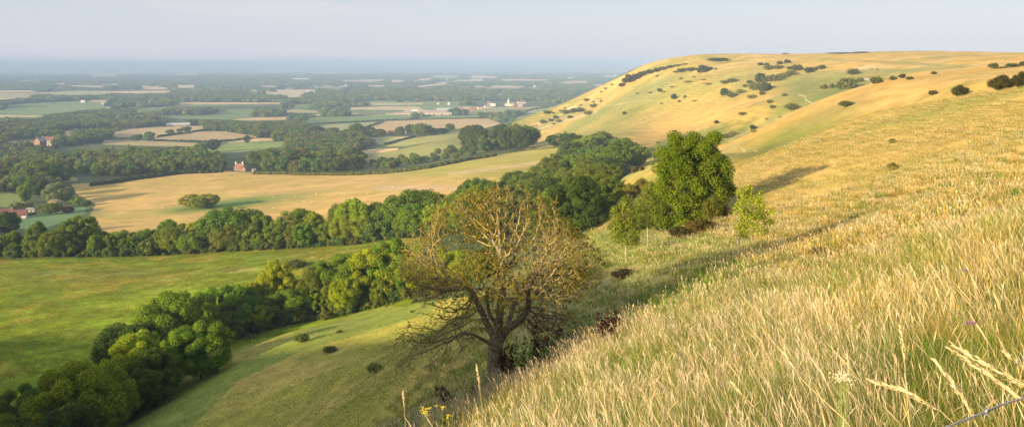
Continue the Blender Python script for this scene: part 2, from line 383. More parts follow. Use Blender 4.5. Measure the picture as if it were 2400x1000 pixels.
# ------------------------------------------------------------------ ground sheet
GOLD=(.58,.36,.085); STRAW=(.62,.43,.17); GREEN=(.17,.21,.03); LUSH=(.10,.17,.03); OLIVE=(.24,.24,.05); FLOOR=(.06,.095,.025)
TAN=(.68,.47,.24); PALE=(.44,.40,.17); FG=(.18,.26,.08); WHEAT=(.62,.41,.135); MEAD=(.19,.275,.010); PINK=(.58,.41,.18)
def Z(ox, oy, s, l): return [(ox + x * s, oy + y * s) for x, y in l]
Z1 = lambda *l: Z(0, 130, .25, l)
Z2 = lambda *l: Z(600, 130, .25, l)
Z3 = lambda *l: Z(1100, 130, .25, l)
FIELDS = [  # (outline in the photo, colour, name or None): slivers of the far plain
 (Z1((830,185),(1100,182),(1090,197),(850,198)),TAN),(Z1((1640,180),(1845,170),(1840,180),(1650,188)),TAN),
 (Z1((480,300),(620,300),(600,312),(480,312)),TAN),(Z1((620,278),(900,283),(1000,283),(990,305),(900,300),(640,292)),TAN),
 (Z1((490,260),(640,260),(640,272),(500,272)),TAN),(Z1((920,268),(1140,262),(1145,275),(930,278)),PALE),
 (Z1((1280,300),(1340,292),(1600,300),(1620,316),(1290,320)),TAN),(Z1((1620,278),(1860,276),(1865,302),(1640,306)),TAN),
 (Z1((-900,328),(360,330),(330,344),(-900,348)),TAN),(Z1((-900,352),(330,352),(700,330),(1060,334),(1050,364),(640,372),(330,360),(280,376),(340,392),(200,398),(-900,402)),PALE),
 (Z1((1050,336),(1630,330),(1600,350),(1250,356),(1060,350)),TAN),(Z1((-900,400),(200,400),(0,415),(-900,425)),TAN),
 (Z1((820,418),(1010,412),(1030,432),(850,434)),TAN),(Z1((1230,437),(1440,418),(1430,440),(1240,442)),TAN),
 (Z1((-900,560),(0,515),(60,495),(400,480),(560,465),(740,462),(1030,480),(1010,495),(760,515),(530,545),(320,560),(210,555),(0,540)),FG),
 (Z1((1000,490),(1180,486),(1160,500),(1020,505)),PALE),(Z1((-900,560),(0,552),(480,566),(470,580),(-900,590)),PALE),
 (Z1((1550,450),(1700,440),(2400,440),(2400,458),(1700,460)),PINK),
 (Z1((1200,530),(1350,495),(1700,460),(2150,462),(2130,472),(1640,482),(1250,540)),FG),
 (Z1((2150,505),(2400,505),(2400,560),(2330,600),(2060,600),(1640,590),(1400,575),(1500,560),(1950,560),(2120,525)),FG),
 (Z2((0,280),(210,285),(210,298),(0,295)),TAN),(Z2((230,266),(330,264),(320,276),(230,278)),PALE),
 (Z2((240,380),(460,370),(480,385),(260,397)),TAN),(Z2((110,352),(380,348),(370,362),(120,362)),PALE),
 (Z2((310,215),(520,215),(500,226),(330,226)),TAN),(Z2((770,235),(960,232),(1180,222),(1190,236),(1100,248),(990,245),(800,243)),TAN),
 (Z2((1230,243),(1420,235),(1420,245),(1250,253)),TAN),(Z2((1440,239),(1530,239),(1520,250),(1440,250)),TAN),
 (Z2((1490,225),(1640,211),(1650,228),(1580,238),(1500,234)),TAN),(Z2((1610,205),(1690,190),(1780,184),(1900,200),(1890,210),(1640,210)),PALE),
 (Z2((1760,223),(1830,220),(1820,238),(1760,238)),PALE),(Z2((1840,232),(2150,220),(2140,240),(1850,242)),TAN),
 (Z2((1465,285),(1640,268),(1820,258),(1820,270),(1640,286),(1560,298),(1470,298)),TAN),(Z2((1030,278),(1240,282),(1240,293),(1040,293)),TAN),
 (Z2((2020,190),(2270,200),(2260,212),(2040,204)),TAN),(Z2((2280,222),(2400,226),(2400,240),(2300,237)),TAN),
 (Z2((840,350),(930,350),(920,368),(840,368)),PALE),(Z2((2210,356),(2330,356),(2330,373),(2215,373)),PALE),
 (Z2((2210,284),(2400,284),(2400,293),(2220,293)),TAN),(Z2((2000,283),(2090,283),(2080,293),(2000,293)),TAN),
 (Z2((0,440),(260,440),(270,458),(0,460)),PINK),(Z2((290,460),(560,453),(480,500),(310,502)),FG),
 (Z2((1060,443),(1570,443),(1560,460),(1100,470)),PALE),
 (Z2((1530,475),(1620,465),(1870,470),(1870,497),(1800,512),(1640,522),(1540,502)),FG),
 (Z2((850,512),(1000,508),(1400,512),(1380,527),(1250,542),(1000,550),(850,542)),FG),
 (Z2((230,520),(380,505),(560,515),(610,547),(380,542),(220,537)),PALE),
 (Z2((2080,510),(2400,490),(2400,530),(2090,555),(1930,547),(2030,520)),PALE),
 (Z3((820,115),(930,104),(1070,109),(1060,121),(830,123)),TAN),(Z3((260,225),(400,221),(740,227),(750,237),(280,237)),TAN),
 (Z3((0,190),(120,190),(270,200),(240,213),(20,206)),TAN),(Z3((0,224),(140,221),(140,239),(0,239)),TAN),
 (Z3((840,245),(900,263),(1120,251),(1110,237),(960,238)),TAN),(Z3((1140,278),(1290,266),(1280,292),(1150,297)),PALE),
 (Z3((890,206),(1000,208),(960,216),(890,216)),TAN),(Z3((960,370),(1100,362),(1050,390),(1010,402),(980,392)),FG),
 (Z3((1250,190),(1400,180),(1400,200),(1260,205)),TAN),(Z3((1120,150),(1500,146),(1500,154),(1140,158)),TAN),(Z3((1350,110),(1560,106),(1560,114),(1370,117)),TAN),
]
NEARF = [  # nearer fields, each a sheet of its own
 ('pasture', Z2((390,600),(560,580),(880,568),(1200,555),(1400,560),(1560,565),(1400,600),(1200,605),(800,628),(560,638),(420,624)), FG),
 ('pasture', Z2((1480,602),(1640,565),(1860,560),(2100,558),(2090,584),(1700,596)), FG),
 ('stubble_field', Z2((1000,692),(1190,618),(1700,600),(2210,591),(2290,640),(2060,702),(1880,706),(1000,722)), PINK),
 ('pasture', Z2((460,690),(560,668),(700,645),(1130,623),(980,692),(760,707),(600,700)), (.36,.36,.14)),
 ('stubble_field', Z2((-250,605),(0,580),(380,574),(380,600),(0,612)), PINK),
 ('pasture', Z2((-540,905),(-530,890),(-330,845),(-260,822),(0,805),(280,805),(300,850),(0,890),(-150,905),(-400,915)), (.25,.33,.075)),
 ('stubble_field', Z2((-330,825),(0,775),(150,772),(160,803),(0,803),(-260,818)), TAN),
 ('pasture', Z2((960,770),(1440,760),(1430,790),(1200,838),(1140,832),(1120,790)), (.34,.34,.13)),
 ('stubble_field', Z2((1290,768),(1440,760),(1440,772),(1300,774)), TAN),
 ('pasture', Z2((1200,855),(1480,772),(2060,692),(2120,700),(1960,745),(1780,785),(1560,825),(1400,850)), (.36,.35,.11)),
 ('stubble_field', Z2((880,905),(1100,880),(1340,868),(1320,888),(1000,928),(900,922)), TAN),
 ('rough_pasture', Z2((700,1060),(960,935),(1330,885),(1560,830),(1960,745),(2150,720),(2150,900),(1000,1010)), (.29,.29,.085)),
 ('stubble_field', Z1((1010,732),(1200,695),(1450,666),(1900,658),(1940,690),(1800,712),(1480,762),(1100,768)), (.50,.38,.18)),
 ('stubble_field', Z1((1450,777),(1850,712),(2100,710),(2400,755),(2400,775),(2060,802),(1460,797)), (.48,.35,.18)),
 ('stubble_field', Z1((940,792),(1250,795),(1850,820),(1830,852),(1440,848),(960,834)), (.42,.34,.16)),
 ('stubble_field', Z1((565,708),(710,704),(700,745),(620,770),(590,745)), PINK),
 ('pasture', Z3((40,510),(200,500),(430,493),(420,535),(300,545),(0,552)), (.30,.32,.13)),
 ('pasture', Z3((0,556),(100,556),(90,585),(0,585)), FG),
 ('pasture', Z3((350,615),(480,560),(640,505),(780,485),(700,520),(480,595)), (.30,.34,.13)),
 ('pasture', [(125,420),(150,413),(182,417),(180,424),(150,428)], (.33,.33,.08)),
 ('pasture', [(-60,458),(20,452),(48,456),(60,475),(30,485),(-60,484)], (.22,.27,.08)),
 ('lawn', [(36,520),(60,508),(120,497),(165,484),(200,478),(200,500),(150,520),(100,536),(36,536)], (.14,.24,.10)),
 ('wheat_field', [(166,432),(250,424),(340,411),(420,402),(520,401),(640,405),(830,408),(1000,390),(1130,368),(1230,354),(1320,344),(1318,372),(1300,392),(1262,437),(1200,470),(1100,520),(900,560),(400,600),(240,600),(200,520),(212,500),(225,478),(180,455)], WHEAT),
 ('meadow', [(-900,640),(0,592),(500,575),(905,555),(990,560),(990,640),(960,720),(900,716),(640,790),(440,850),(270,1020),(-900,1400)], MEAD),
]
VALLEY = [(-9000,148),(1520,148),(1400,205),(1300,250),(1201,288),(1195,320),(1235,352),(1325,340),(1330,365),(1480,372),(1500,400),(1420,430),(1440,470),(1390,545),(1300,620),(1120,690),(960,712),(900,716),(640,770),(440,836),(270,1010),(-400,1300),(-9000,1500)]
th = np.concatenate([np.linspace(-180,-37,110,endpoint=False), np.linspace(-37,37,1010,endpoint=False), np.linspace(37,180,111)])
rr = np.concatenate([np.geomspace(.7,60,330,endpoint=False), np.geomspace(60,2600,880,endpoint=False), np.geomspace(2600,26500,260)])
T, RR = np.meshgrid(np.radians(th), rr)
GX = RR * np.sin(T); GY = RR * np.cos(T)
GZ = height(GX, GY)
front = GY > .5
PX = np.where(front, CXP + F * GX / np.maximum(GY, .5), -99999); PY = np.where(front, HY - F * GZ / np.maximum(GY, .5), 99999)
C = np.zeros(GX.shape + (3,)); REG = np.zeros(GX.shape, int)
REGN = ['hillside', 'farmland']
def lerp(a, b, t): return np.asarray(a) * (1 - t[..., None]) + np.asarray(b) * t[..., None]
def sm(x, a, b): t = np.clip((x - a) / (b - a), 0, 1); return t * t * (3 - 2 * t)
n1 = fbm(GX / 60, GY / 60, 1, 4); n2 = fbm(GX / 14, GY / 14, 2, 3); n3 = fbm(GX / 4., GY / 4., 3, 3)
C[:] = lerp(GOLD, (.30,.285,.05), sm(n1 * .5 + n2 * .2 + n3 * .3, .38, .64))
C[:] = lerp(C, STRAW, .6 * sm(fbm(GX / 35, GY / 22, 8, 3), .5, .7))
BLOBS = [
 (1860,318,110,26,-24,180,345,(.20,.23,.025),.95),(1960,272,80,14,-24,180,345,(.30,.28,.05),.7),(2120,232,120,8,-14,190,330,(.66,.43,.14),.6),(1560,348,50,4,-25,420,560,(.72,.46,.16),.9),(1665,290,60,5,-28,470,620,(.72,.46,.16),.9),(1700,352,50,8,-25,300,520,(.40,.33,.12),.8),(1745,300,40,10,-40,430,600,(.20,.23,.04),.8),
 (1420,300,200,34,-22,560,1300,(.32,.30,.06),.5),(1700,190,260,26,-14,560,1000,(.34,.31,.07),.45),(1560,230,120,22,-20,600,1200,(.31,.30,.06),.5),
 (1350,300,110,8,-27,800,1300,(.22,.25,.05),.8),(1405,262,60,7,-27,800,1300,(.24,.25,.05),.7),(1560,330,90,14,-14,450,700,(.14,.20,.025),.8),(1660,322,60,12,-30,380,700,(.16,.20,.03),.8),
 (1830,262,60,10,-35,380,520,(.24,.25,.05),.8),(1900,262,70,6,-22,330,420,(.22,.24,.05),.8),(1925,228,60,8,-25,420,600,(.25,.26,.06),.9),(1500,255,50,8,-30,700,1100,(.28,.27,.06),.7),
 (1660,178,60,6,-10,700,1000,(.32,.28,.07),.6),(1850,185,60,8,-10,500,900,(.28,.27,.06),.7),(2120,165,200,4,-3,400,800,(.32,.29,.07),.7),(2250,180,140,6,-6,180,480,(.36,.30,.07),.6),
 (1990,232,60,6,-20,350,480,(.64,.42,.14),.7),(2080,215,120,10,-12,200,420,(.64,.42,.14),.6), # x, y, rx, ry, angle, dmin, dmax, colour, strength : patches of greener or drier turf, some painting crest highlights and darker folds
 (1600,345,130,22,-12,380,760,(.15,.21,.03),.9),(1450,330,110,30,-25,500,1100,(.25,.26,.06),.8),(1440,290,90,14,-32,600,1200,(.16,.22,.04),.85),
 (1380,315,150,14,-18,600,1200,(.27,.27,.07),.7),(1320,275,120,10,-25,800,1500,(.30,.29,.09),.7),(1530,205,120,16,-25,700,1200,(.24,.26,.07),.8),
 (1480,235,90,14,-25,800,1300,(.27,.27,.08),.6),(1730,215,80,20,-40,600,900,(.24,.25,.06),.7),(1600,290,150,18,-20,450,900,(.66,.39,.10),.7),(1500,345,60,10,-25,400,700,GOLD,.5),
 (1680,235,110,14,-15,500,1000,(.24,.24,.06),.5),(1880,205,60,30,-20,450,900,(.19,.22,.05),.85),(1950,190,120,10,-6,450,900,(.20,.23,.05),.7),
 (2000,170,260,5,-2,450,900,(.27,.26,.08),.8),(2150,150,250,3,3,400,900,(.28,.26,.08),.7),(1960,215,80,16,-18,400,700,(.20,.23,.05),.8),
 (1790,318,110,16,-27,380,520,(.25,.25,.06),.7),(1840,345,130,30,-24,170,330,(.185,.20,.025),.95),(1950,262,100,20,-24,180,420,(.36,.28,.10),.5),
 (1700,372,60,16,-30,180,330,(.26,.25,.06),.7),(1600,262,200,30,-15,600,1000,GOLD,.3),
 (1470,415,70,10,-22,120,300,(.36,.35,.12),.8),(1440,470,60,30,0,110,330,(.12,.19,.04),.9),(1430,450,30,60,0,110,330,(.10,.17,.04),.7),
 (2320,240,200,30,-8,60,130,(.28,.29,.12),.7),(2050,300,260,40,-24,60,160,(.52,.37,.16),.6),(2100,420,300,60,-24,15,80,(.42,.32,.12),.5),
 (1780,400,90,25,-40,60,130,(.40,.34,.19),.7),  # cast shadow of the big tree, painted into the slope colour
]
for x, y, rx, ry, an, d0, d1, c, st in BLOBS:
    ca, sa = math.cos(R(an)), math.sin(R(an)); dx, dy = PX - x, PY - y
    q = ((dx * ca + dy * sa) / rx)**2 + ((-dx * sa + dy * ca) / ry)**2
    wt = np.exp(-q * .9) * 1.25 * st * ((RR > d0) & (RR < d1)) * np.clip(.6 + .8 * n2, 0, 1)
    C[:] = lerp(C, c, np.clip(wt, 0, 1))
# lower slope on the left: dull straw and green
low = sm(PY - (700 - .12 * (PX - 900) + np.clip(500 - PX, 0, 400) * .1), -60, 30) * (PX < 1500) * (RR > 30)
C[:] = lerp(C, lerp((.53,.425,.095), (.41,.385,.06), sm(n2 * .6 + n3 * .4, .4, .62)), np.clip(low, 0, 1) * .95)
edge = poly_mask(PX, PY, [(150,1010),(300,880),(440,800),(640,730),(905,680),(1040,670),(1010,735),(900,765),(700,825),(560,890),(440,1010),(150,1100)]) & (RR > 70) & (RR < 200)
C[edge] = lerp(C, (.24,.30,.05), .92 * sm(n2, .05, .42))[edge]
gold = sm(PX - 1690 - np.clip(PY - 500, 0, 999) * 1.3, -60, 160) * sm(RR, 25, 60) * sm(-RR, -185, -125)
C[:] = lerp(C, lerp((.66,.44,.135), (.50,.38,.10), sm(n2 * .5 + n3 * .5, .4, .65)), gold * .85)
C[:] = lerp(C, (.26,.29,.06), gold * .55 * sm(fbm(GX / 26, GY / 16, 205, 3), .56, .72))
shadeg = poly_mask(PX, PY, [(1380,560),(1440,520),(1560,520),(1690,500),(1720,540),(1800,590),(1700,700),(1500,800),(1380,900),(1200,900),(1200,640)]) & (RR > 15) & (RR < 110)
C[shadeg] = lerp((.30,.32,.08), (.42,.36,.12), sm(n2 * .5 + n3 * .5, .5, .7))[shadeg]  # shade on the slope below the big tree, put in as greener, darker turf
nearg = sm(-RR, -48, -14)
C[:] = lerp(C, lerp((.30,.26,.09), (.14,.19,.04), sm(n3, .35, .65)), nearg)
val = poly_mask(PX, PY, VALLEY) & (RR > 108)
plainm = val | ((RR > 1450) & (T < R(9)))
REG[plainm] = 1
base = lerp(FLOOR, (.10,.13,.045), sm(fbm(GX / 90, GY / 90, 55, 3), .4, .65))
# beyond the traced fields the plain goes on as a patchwork of woods and small fields
def cellf(X, Y): return _hash(np.floor(X / 300 + .8 * fbm(X / 500, Y / 500, 61, 3)), np.floor(Y / 330 + .8 * fbm(X / 500, Y / 500, 62, 3)), 77)
cell = cellf(GX, GY)
base = lerp(base, (.035,.06,.03), .8 * sm(fbm(GX / 1500, GY / 900, 66, 4), .42, .6) * (RR > 6000))
base = lerp(base, (.20,.25,.09), (cell > .64) * (RR > 1900) * .9)
base = lerp(base, (.40,.36,.18), (cell > .80) * (RR > 1900) * 1.0)
base = lerp(base, (.62,.46,.26), (cell > .90) * (RR > 1900) * 1.0)
C[plainm] = base[plainm]
fieldmask = np.zeros(GX.shape, bool)
for pl, c in FIELDS:
    m = poly_mask(PX, PY, pl) & (RR > 1400) & plainm
    C[m] = (np.array(c) * (.85 + .3 * _hash(np.array([pl[0][0] * 7]), np.array([pl[0][1] * 7]), 3)[0])); fieldmask |= m
for nm, pl, c in NEARF:
    dlo, dhi = (330, 800) if nm == 'wheat_field' else (90, 300) if nm == 'meadow' else (400, 3200)
    m = poly_mask(PX, PY, pl) & (RR > dlo) & (RR < dhi); REGN.append(nm); REG[m] = len(REGN) - 1; fieldmask |= m
    if nm == 'wheat_field':
        cc = lerp(c, (.44,.34,.08), sm(n1 * .5 + n2 * .5, .42, .68) * .7)
        cc = lerp(cc, (.38,.37,.07), sm(-(PY - (400 + 10 * np.abs(PX - 560) / 560)), -12, 2) * (PX > 560) * .8)
        cc = lerp(cc, (.40,.34,.06), sm(PX, 900, 1250) * .75 * sm(n2, .2, .6))
        cc = lerp(cc, (.58,.42,.23), np.exp(-((PY - (378 - .13 * (PX - 1150) + 18)) / 4)**2) * (PX > 1050) * .8)
        cc = lerp(cc, (.58,.43,.26), np.exp(-((PY - 440) / 6)**2) * (PX > 880) * (PX < 1150) * .7)
        g = np.exp(-(((PX - 520) / 170)**2 + ((PY - (487 - .12 * (PX - 460))) / 11)**2)); cc = lerp(cc, (.17,.25,.05), np.clip(1.3 * g, 0, 1))
        g = np.exp(-(((PX - 190) / 55)**2 + ((PY - 500) / 12)**2)); cc = lerp(cc, (.18,.25,.06), np.clip(g, 0, 1))
    elif nm == 'meadow':
        cc = lerp(c, (.14,.20,.012), sm(n2, .42, .62) * .6); cc = lerp(cc, (.25,.27,.02), sm(n3, .5, .7) * .4)
        cc = lerp(cc, (.36,.29,.045), sm(fbm(GX / 11, GY / 8, 91, 3), .64, .76) * .6)
        cc = lerp(cc, (.38,.28,.06), np.exp(-(((PX - 800) / 100)**2 + ((PY - 600) / 16)**2)))
        cc = lerp(cc, (.34,.27,.09), .7 * np.exp(-(((PX - 550) / 60)**2 + ((PY - 632) / 7)**2)))
        cc = lerp(cc, (.27,.22,.06), .6 * np.exp(-(((PX - 200) / 260)**2 + ((PY - 650) / 22)**2)))
    else:
        k = .92 + .16 * n2; cc = np.asarray(c) * k[..., None]
    C[m] = cc[m]
# chalk paths and scrapes, worn into the turf (world-space lines)
TRACKS = [ ([(1872,222),(1886,226),(1888,234),(1899,240),(1908,246)],1.3,(.55,.46,.33),400,700),([(1997,186),(2010,198)],1.2,(.6,.5,.4),420,900),([(2026,186),(2036,186),(2044,198)],1.8,(.7,.6,.5),420,900),
 ([(1400,248),(1450,245),(1500,236),(1600,236),(1700,232)],.5,(.50,.38,.16),600,1200),([(1216,312),(1270,300),(1330,281),(1400,262)],1.3,(.5,.44,.28),700,1200),([(1225,308),(1300,277),(1345,251)],1.0,(.58,.50,.36),800,1300),
 ([(1330,256),(1350,249)],1.2,(.7,.6,.45),800,1300),([(1700,262),(1760,240),(1810,240)],1,(.36,.25,.10),500,900),([(1708,331),(1720,322),(1755,309)],1.0,(.5,.4,.25),300,560),
 ([(1735,345),(1746,355)],1.0,(.55,.46,.33),200,600),([(1770,353),(1776,356)],1.0,(.55,.46,.33),200,600),([(1718,366),(1728,362)],1.0,(.55,.46,.33),200,600),
 ([(1848,340),(1866,336)],1.6,(.7,.6,.45),150,400),([(2015,160),(2030,157),(2050,156)],.7,(.75,.65,.55),450,900) ]
for pts, wd, c, d0, d1 in TRACKS:
    for (x0, y0), (x1, y1) in zip(pts[:-1], pts[1:]):
        t = np.clip(((PX - x0) * (x1 - x0) + (PY - y0) * (y1 - y0)) / max((x1-x0)**2 + (y1-y0)**2, 1e-6), 0, 1)
        d = np.hypot(PX - x0 - t * (x1 - x0), PY - y0 - t * (y1 - y0))
        C[:] = lerp(C, c, np.exp(-(d / wd)**2) * ((RR > d0) & (RR < d1)))
V = np.stack([GX, GY, GZ], -1).reshape(-1, 3); CC = C.reshape(-1, 3)
nr, nc = GX.shape
idx = np.arange(nr * nc).reshape(nr, nc); nxt = np.roll(idx, -1, 1)
Fq = np.stack([idx[:-1], nxt[:-1], nxt[1:], idx[1:]], -1)[:, :-1].reshape(-1, 4)
# the middle under the viewer's feet
FR = REG[:-1, :-1].reshape(-1)
MATG = {'hillside': ground_mat('dry_down_grass', [2.2, .35, .05], streak=.5, amp=.16, bump=.5, bdist=.5),
        'farmland': ground_mat('farmland', [.05, .4], amp=.2), 'wheat_field': ground_mat('cropped_gold_grass', [1.2, .22, .03], streak=2, amp=.11, bump=.3, bdist=.3),
        'meadow': ground_mat('meadow_grass', [1.1, .28, .07], amp=.24, bump=.9, bdist=.6, streak=.6)}
mfield = ground_mat('field', [.5, .06], streak=3, amp=.09)
for i, nm in enumerate(REGN):
    f = Fq[FR == i]
    if not len(f): print('empty region', i, nm); continue
    u, inv = np.unique(f, return_inverse=True)
    me = np_mesh(nm, V[u], inv.reshape(-1, 4)[:, ::-1], [MATG.get(nm, mfield)], {'col': CC[u]}, smooth=True)
    tag(link(bpy.data.objects.new(nm, me)), kind='structure')
m = MATG['hillside']; ns, ls = m.node_tree.nodes, m.node_tree.links
pb = [n for n in ns if n.type == 'BSDF_PRINCIPLED'][0]; src = pb.inputs['Base Color'].links[0].from_socket
tc = nd(ns, 'ShaderNodeTexCoord'); sp = nd(ns, 'ShaderNodeSeparateXYZ'); ls.new(tc.outputs['Object'], sp.inputs[0])
no = nd(ns, 'ShaderNodeTexNoise', i_Scale=.035, i_Detail=3.0); ls.new(tc.outputs['Object'], no.inputs['Vector'])
a1 = nd(ns, 'ShaderNodeMath', operation='MULTIPLY_ADD'); ls.new(no.outputs[0], a1.inputs[0]); a1.inputs[1].default_value = 9.0; ls.new(sp.outputs[2], a1.inputs[2])
a2 = nd(ns, 'ShaderNodeMath', operation='MULTIPLY'); ls.new(a1.outputs[0], a2.inputs[0]); a2.inputs[1].default_value = 2.6
a3 = nd(ns, 'ShaderNodeMath', operation='SINE'); ls.new(a2.outputs[0], a3.inputs[0])
n2_ = nd(ns, 'ShaderNodeTexNoise', i_Scale=.02, i_Detail=2.0); ls.new(tc.outputs['Object'], n2_.inputs['Vector'])
amp = maprange(ns, ls, n2_.outputs[0], .4, .6, 0, .10); a4 = nd(ns, 'ShaderNodeMath', operation='MULTIPLY_ADD'); ls.new(a3.outputs[0], a4.inputs[0]); ls.new(amp, a4.inputs[1]); a4.inputs[2].default_value = 1.0
sc_ = nd(ns, 'ShaderNodeVectorMath', operation='SCALE'); ls.new(src, sc_.inputs[0]); ls.new(a4.outputs[0], sc_.inputs['Scale']); ls.new(sc_.outputs[0], pb.inputs['Base Color'])
print('ground', len(V))
# ------------------------------------------------------------------ foliage builders
def leaves(centers, radii, n, size, rng, fill=.35, squash=.85, aspect=.62, vblob=None, droop=.0):
    """n little rhombic leaf sprays spread through overlapping blobs; returns verts, quads, v"""
    centers = np.asarray(centers, float); radii = np.asarray(radii, float); k = len(centers)
    pr = radii**2; pr /= pr.sum(); b = rng.choice(k, n, p=pr)
    d = rng.normal(size=(n, 3)); d /= np.linalg.norm(d, axis=1)[:, None]
    rad = np.where(rng.random(n) < fill, rng.random(n)**.5, 1 + rng.normal(0, .09, n))
    p = centers[b] + d * (radii[b] * rad)[:, None] * np.array([1, 1, squash])
    nrm = d * .9 + rng.normal(size=(n, 3)) * .55 + np.array([0, 0, .25]); nrm /= np.linalg.norm(nrm, axis=1)[:, None]
    a = np.cross(nrm, rng.normal(size=(n, 3))); a /= np.linalg.norm(a, axis=1)[:, None]; c = np.cross(nrm, a)
    s = size * (.6 + .8 * rng.random(n))[:, None]
    V = np.stack([p - a * s, p - c * s * aspect + nrm * s * .15, p + a * s, p + c * s * aspect + nrm * s * .15], 1).reshape(-1, 3)
    if droop: V[:, 2] -= droop * rng.random(n).repeat(4) * size
    vb = rng.random(k) if vblob is None else vblob
    v = np.clip(.55 * vb[b] + .45 * rng.random(n), 0, 1).repeat(4)
    return V, np.arange(4 * n).reshape(n, 4), v
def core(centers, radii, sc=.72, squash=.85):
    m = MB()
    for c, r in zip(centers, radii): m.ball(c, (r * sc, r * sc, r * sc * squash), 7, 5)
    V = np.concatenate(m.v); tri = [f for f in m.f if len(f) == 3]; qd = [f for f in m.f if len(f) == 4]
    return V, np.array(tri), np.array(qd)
def crown_mesh(name, seed, H, W, n, size, mat, base=.12, blobs=26, br=(.16, .27), top=.5, fill=.3, round_=1.0, withcore=True, gap=0):
    """lumpy crown of height H, width W standing on z=0"""
    rng = np.random.default_rng(seed)
    cs, rs = [], []
    zc = H * (base + (1 - base) * .5); hz = H * (1 - base) * .5
    for i in range(blobs):
        t = (i + .5) / blobs; ph = i * 2.39996 + rng.random() * .9; ct = 1 - 2 * t + rng.normal() * .08; ct = np.clip(ct, -1, 1)
        st = math.sqrt(1 - ct * ct); r = W * rng.uniform(*br)
        prof = 1.0 if ct > 0 else round_
        k = rng.uniform(.78, 1.0) - r / W * .9
        cs.append([st * prof * math.cos(ph) * W / 2 * (k + .25), st * prof * math.sin(ph) * W / 2 * (k + .25), zc + ct * (hz - r * .8)]); rs.append(r)
    cs.append([0, 0, zc]); rs.append(W * .3); cs.append([0, 0, zc + hz * .35]); rs.append(W * .27); cs.append([0, 0, zc - hz * .4]); rs.append(W * .26)
    cs = np.array(cs); rs = np.array(rs); dv = rng.normal(0, 1, (3, 3)); dv /= np.linalg.norm(dv, axis=1)[:, None]
    for q_, am in zip(dv, (.16, -.13, .10)): uu = (cs - [0, 0, zc]) / [W / 2, W / 2, hz]; cs[:, :2] *= (1 + am * np.sin(2.2 * uu @ q_ + q_[0] * 3))[:, None]; cs[:, 2] += am * .5 * hz * np.cos(2.0 * uu @ q_)
    lo = cs[:, 2] - rs * .85; cs[:, 2] += np.clip(H * base * .35 - lo, 0, None)
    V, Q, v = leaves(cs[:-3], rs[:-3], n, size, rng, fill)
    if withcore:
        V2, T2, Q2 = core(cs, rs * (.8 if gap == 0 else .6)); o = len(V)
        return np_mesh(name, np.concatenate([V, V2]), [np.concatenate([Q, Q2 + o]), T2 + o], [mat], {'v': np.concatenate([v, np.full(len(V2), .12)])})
    return np_mesh(name, V, Q, [mat], {'v': v})
def trunk_mesh(name, seed, H, r, mat, limbs=5, spread=.3, lean=0):
    rng = random.Random(seed); m = MB()
    ax = [(lean * t * H + .03 * H * math.sin(t * 5 + seed), .03 * H * math.cos(t * 4 + seed) - .03 * H * math.cos(seed), t * H) for t in (-.06, 0, .15, .35, .6, .85)]
    m.tube(ax, [r * 1.5, r * 1.25, r, r * .8, r * .5, r * .2], 8)
    for i in range(limbs):
        a = i * 2.4 + rng.random(); t = .2 + .1 * i; p = np.array([lean * t * H, 0, t * H]); d = np.array([math.cos(a), math.sin(a), .7 + .2 * rng.random()])
        L = H * spread * rng.uniform(.8, 1.2)
        m.tube([p, p + d * L * .5 + (0, 0, .02 * H), p + d * L], [r * .5, r * .32, r * .12], 6)
    return m.mesh(name, mat, True)
LEAF = leaf_mat('foliage')
BARK = bark_mat('bark', (.11,.085,.06), (.05,.04,.03), scale=6)
GREENS = {'yellow green': (.285,.345,.022), 'fresh green': (.185,.27,.028), 'mid green': (.150,.215,.026), 'dark green': (.085,.130,.024), 'olive green': (.175,.205,.028),
          'bluish green': (.085,.14,.045), 'brownish green': (.180,.165,.034), 'copper': (.085,.032,.030), 'pale cream green': (.55,.52,.30), 'grey green': (.20,.24,.11), 'lime green': (.33,.37,.03)}
PROTO = []   # (crown mesh, trunk mesh, nominal height, nominal width)
for i in range(9):
    H, W = [(11,10),(12,9),(10,10.5),(12,8),(9,9),(13,10),(10,8),(11,11),(12,8.5)][i]
    PROTO.append((crown_mesh('crown', 100 + i, H, W, 17000, .19, LEAF, base=.10, blobs=46 + (i % 3) * 14, br=(.08,.18), round_=.95),
                  trunk_mesh('trunk', i, H * .75, .24, BARK), H, W))
NEARP = []
for i in range(5):
    H, W = [(11,10.5),(12,10),(10,10),(12,9),(9,9)][i]
    NEARP.append((crown_mesh('crown', 150 + i, H, W, 34000, .135, LEAF, base=.08, blobs=80, br=(.06,.14), round_=.95), trunk_mesh('trunk', 20 + i, H * .75, .24, BARK), H, W))
BUSH = []
for i in range(6):
    H, W = [(1.0,1.2),(1.0,1.0),(1.0,1.7),(1.0,1.3),(1.0,2.2),(1.0,.85)][i]
    BUSH.append((crown_mesh('foliage', 200 + i, H, W, 1300, .065, LEAF, base=.0, blobs=13 + 4 * (i % 2), br=(.15,.26), round_=1.0), H, W))
FARTREE = []
LEAFW = leaf_mat('far_foliage', pal=[(.115,.175,.034),(.085,.140,.032),(.145,.190,.034),(.175,.195,.040),(.092,.158,.044),(.145,.148,.040),(.120,.195,.036),(.072,.125,.032)], trans=.25)
for i in range(6):
    me = crown_mesh('woodland_tree', 300 + i, 11, 10, 2400, .45, LEAFW, base=0.0, blobs=14, br=(.15,.26))
    FARTREE.append(bpy.data.objects.new('woodland_tree', me))
WCLUMP = []
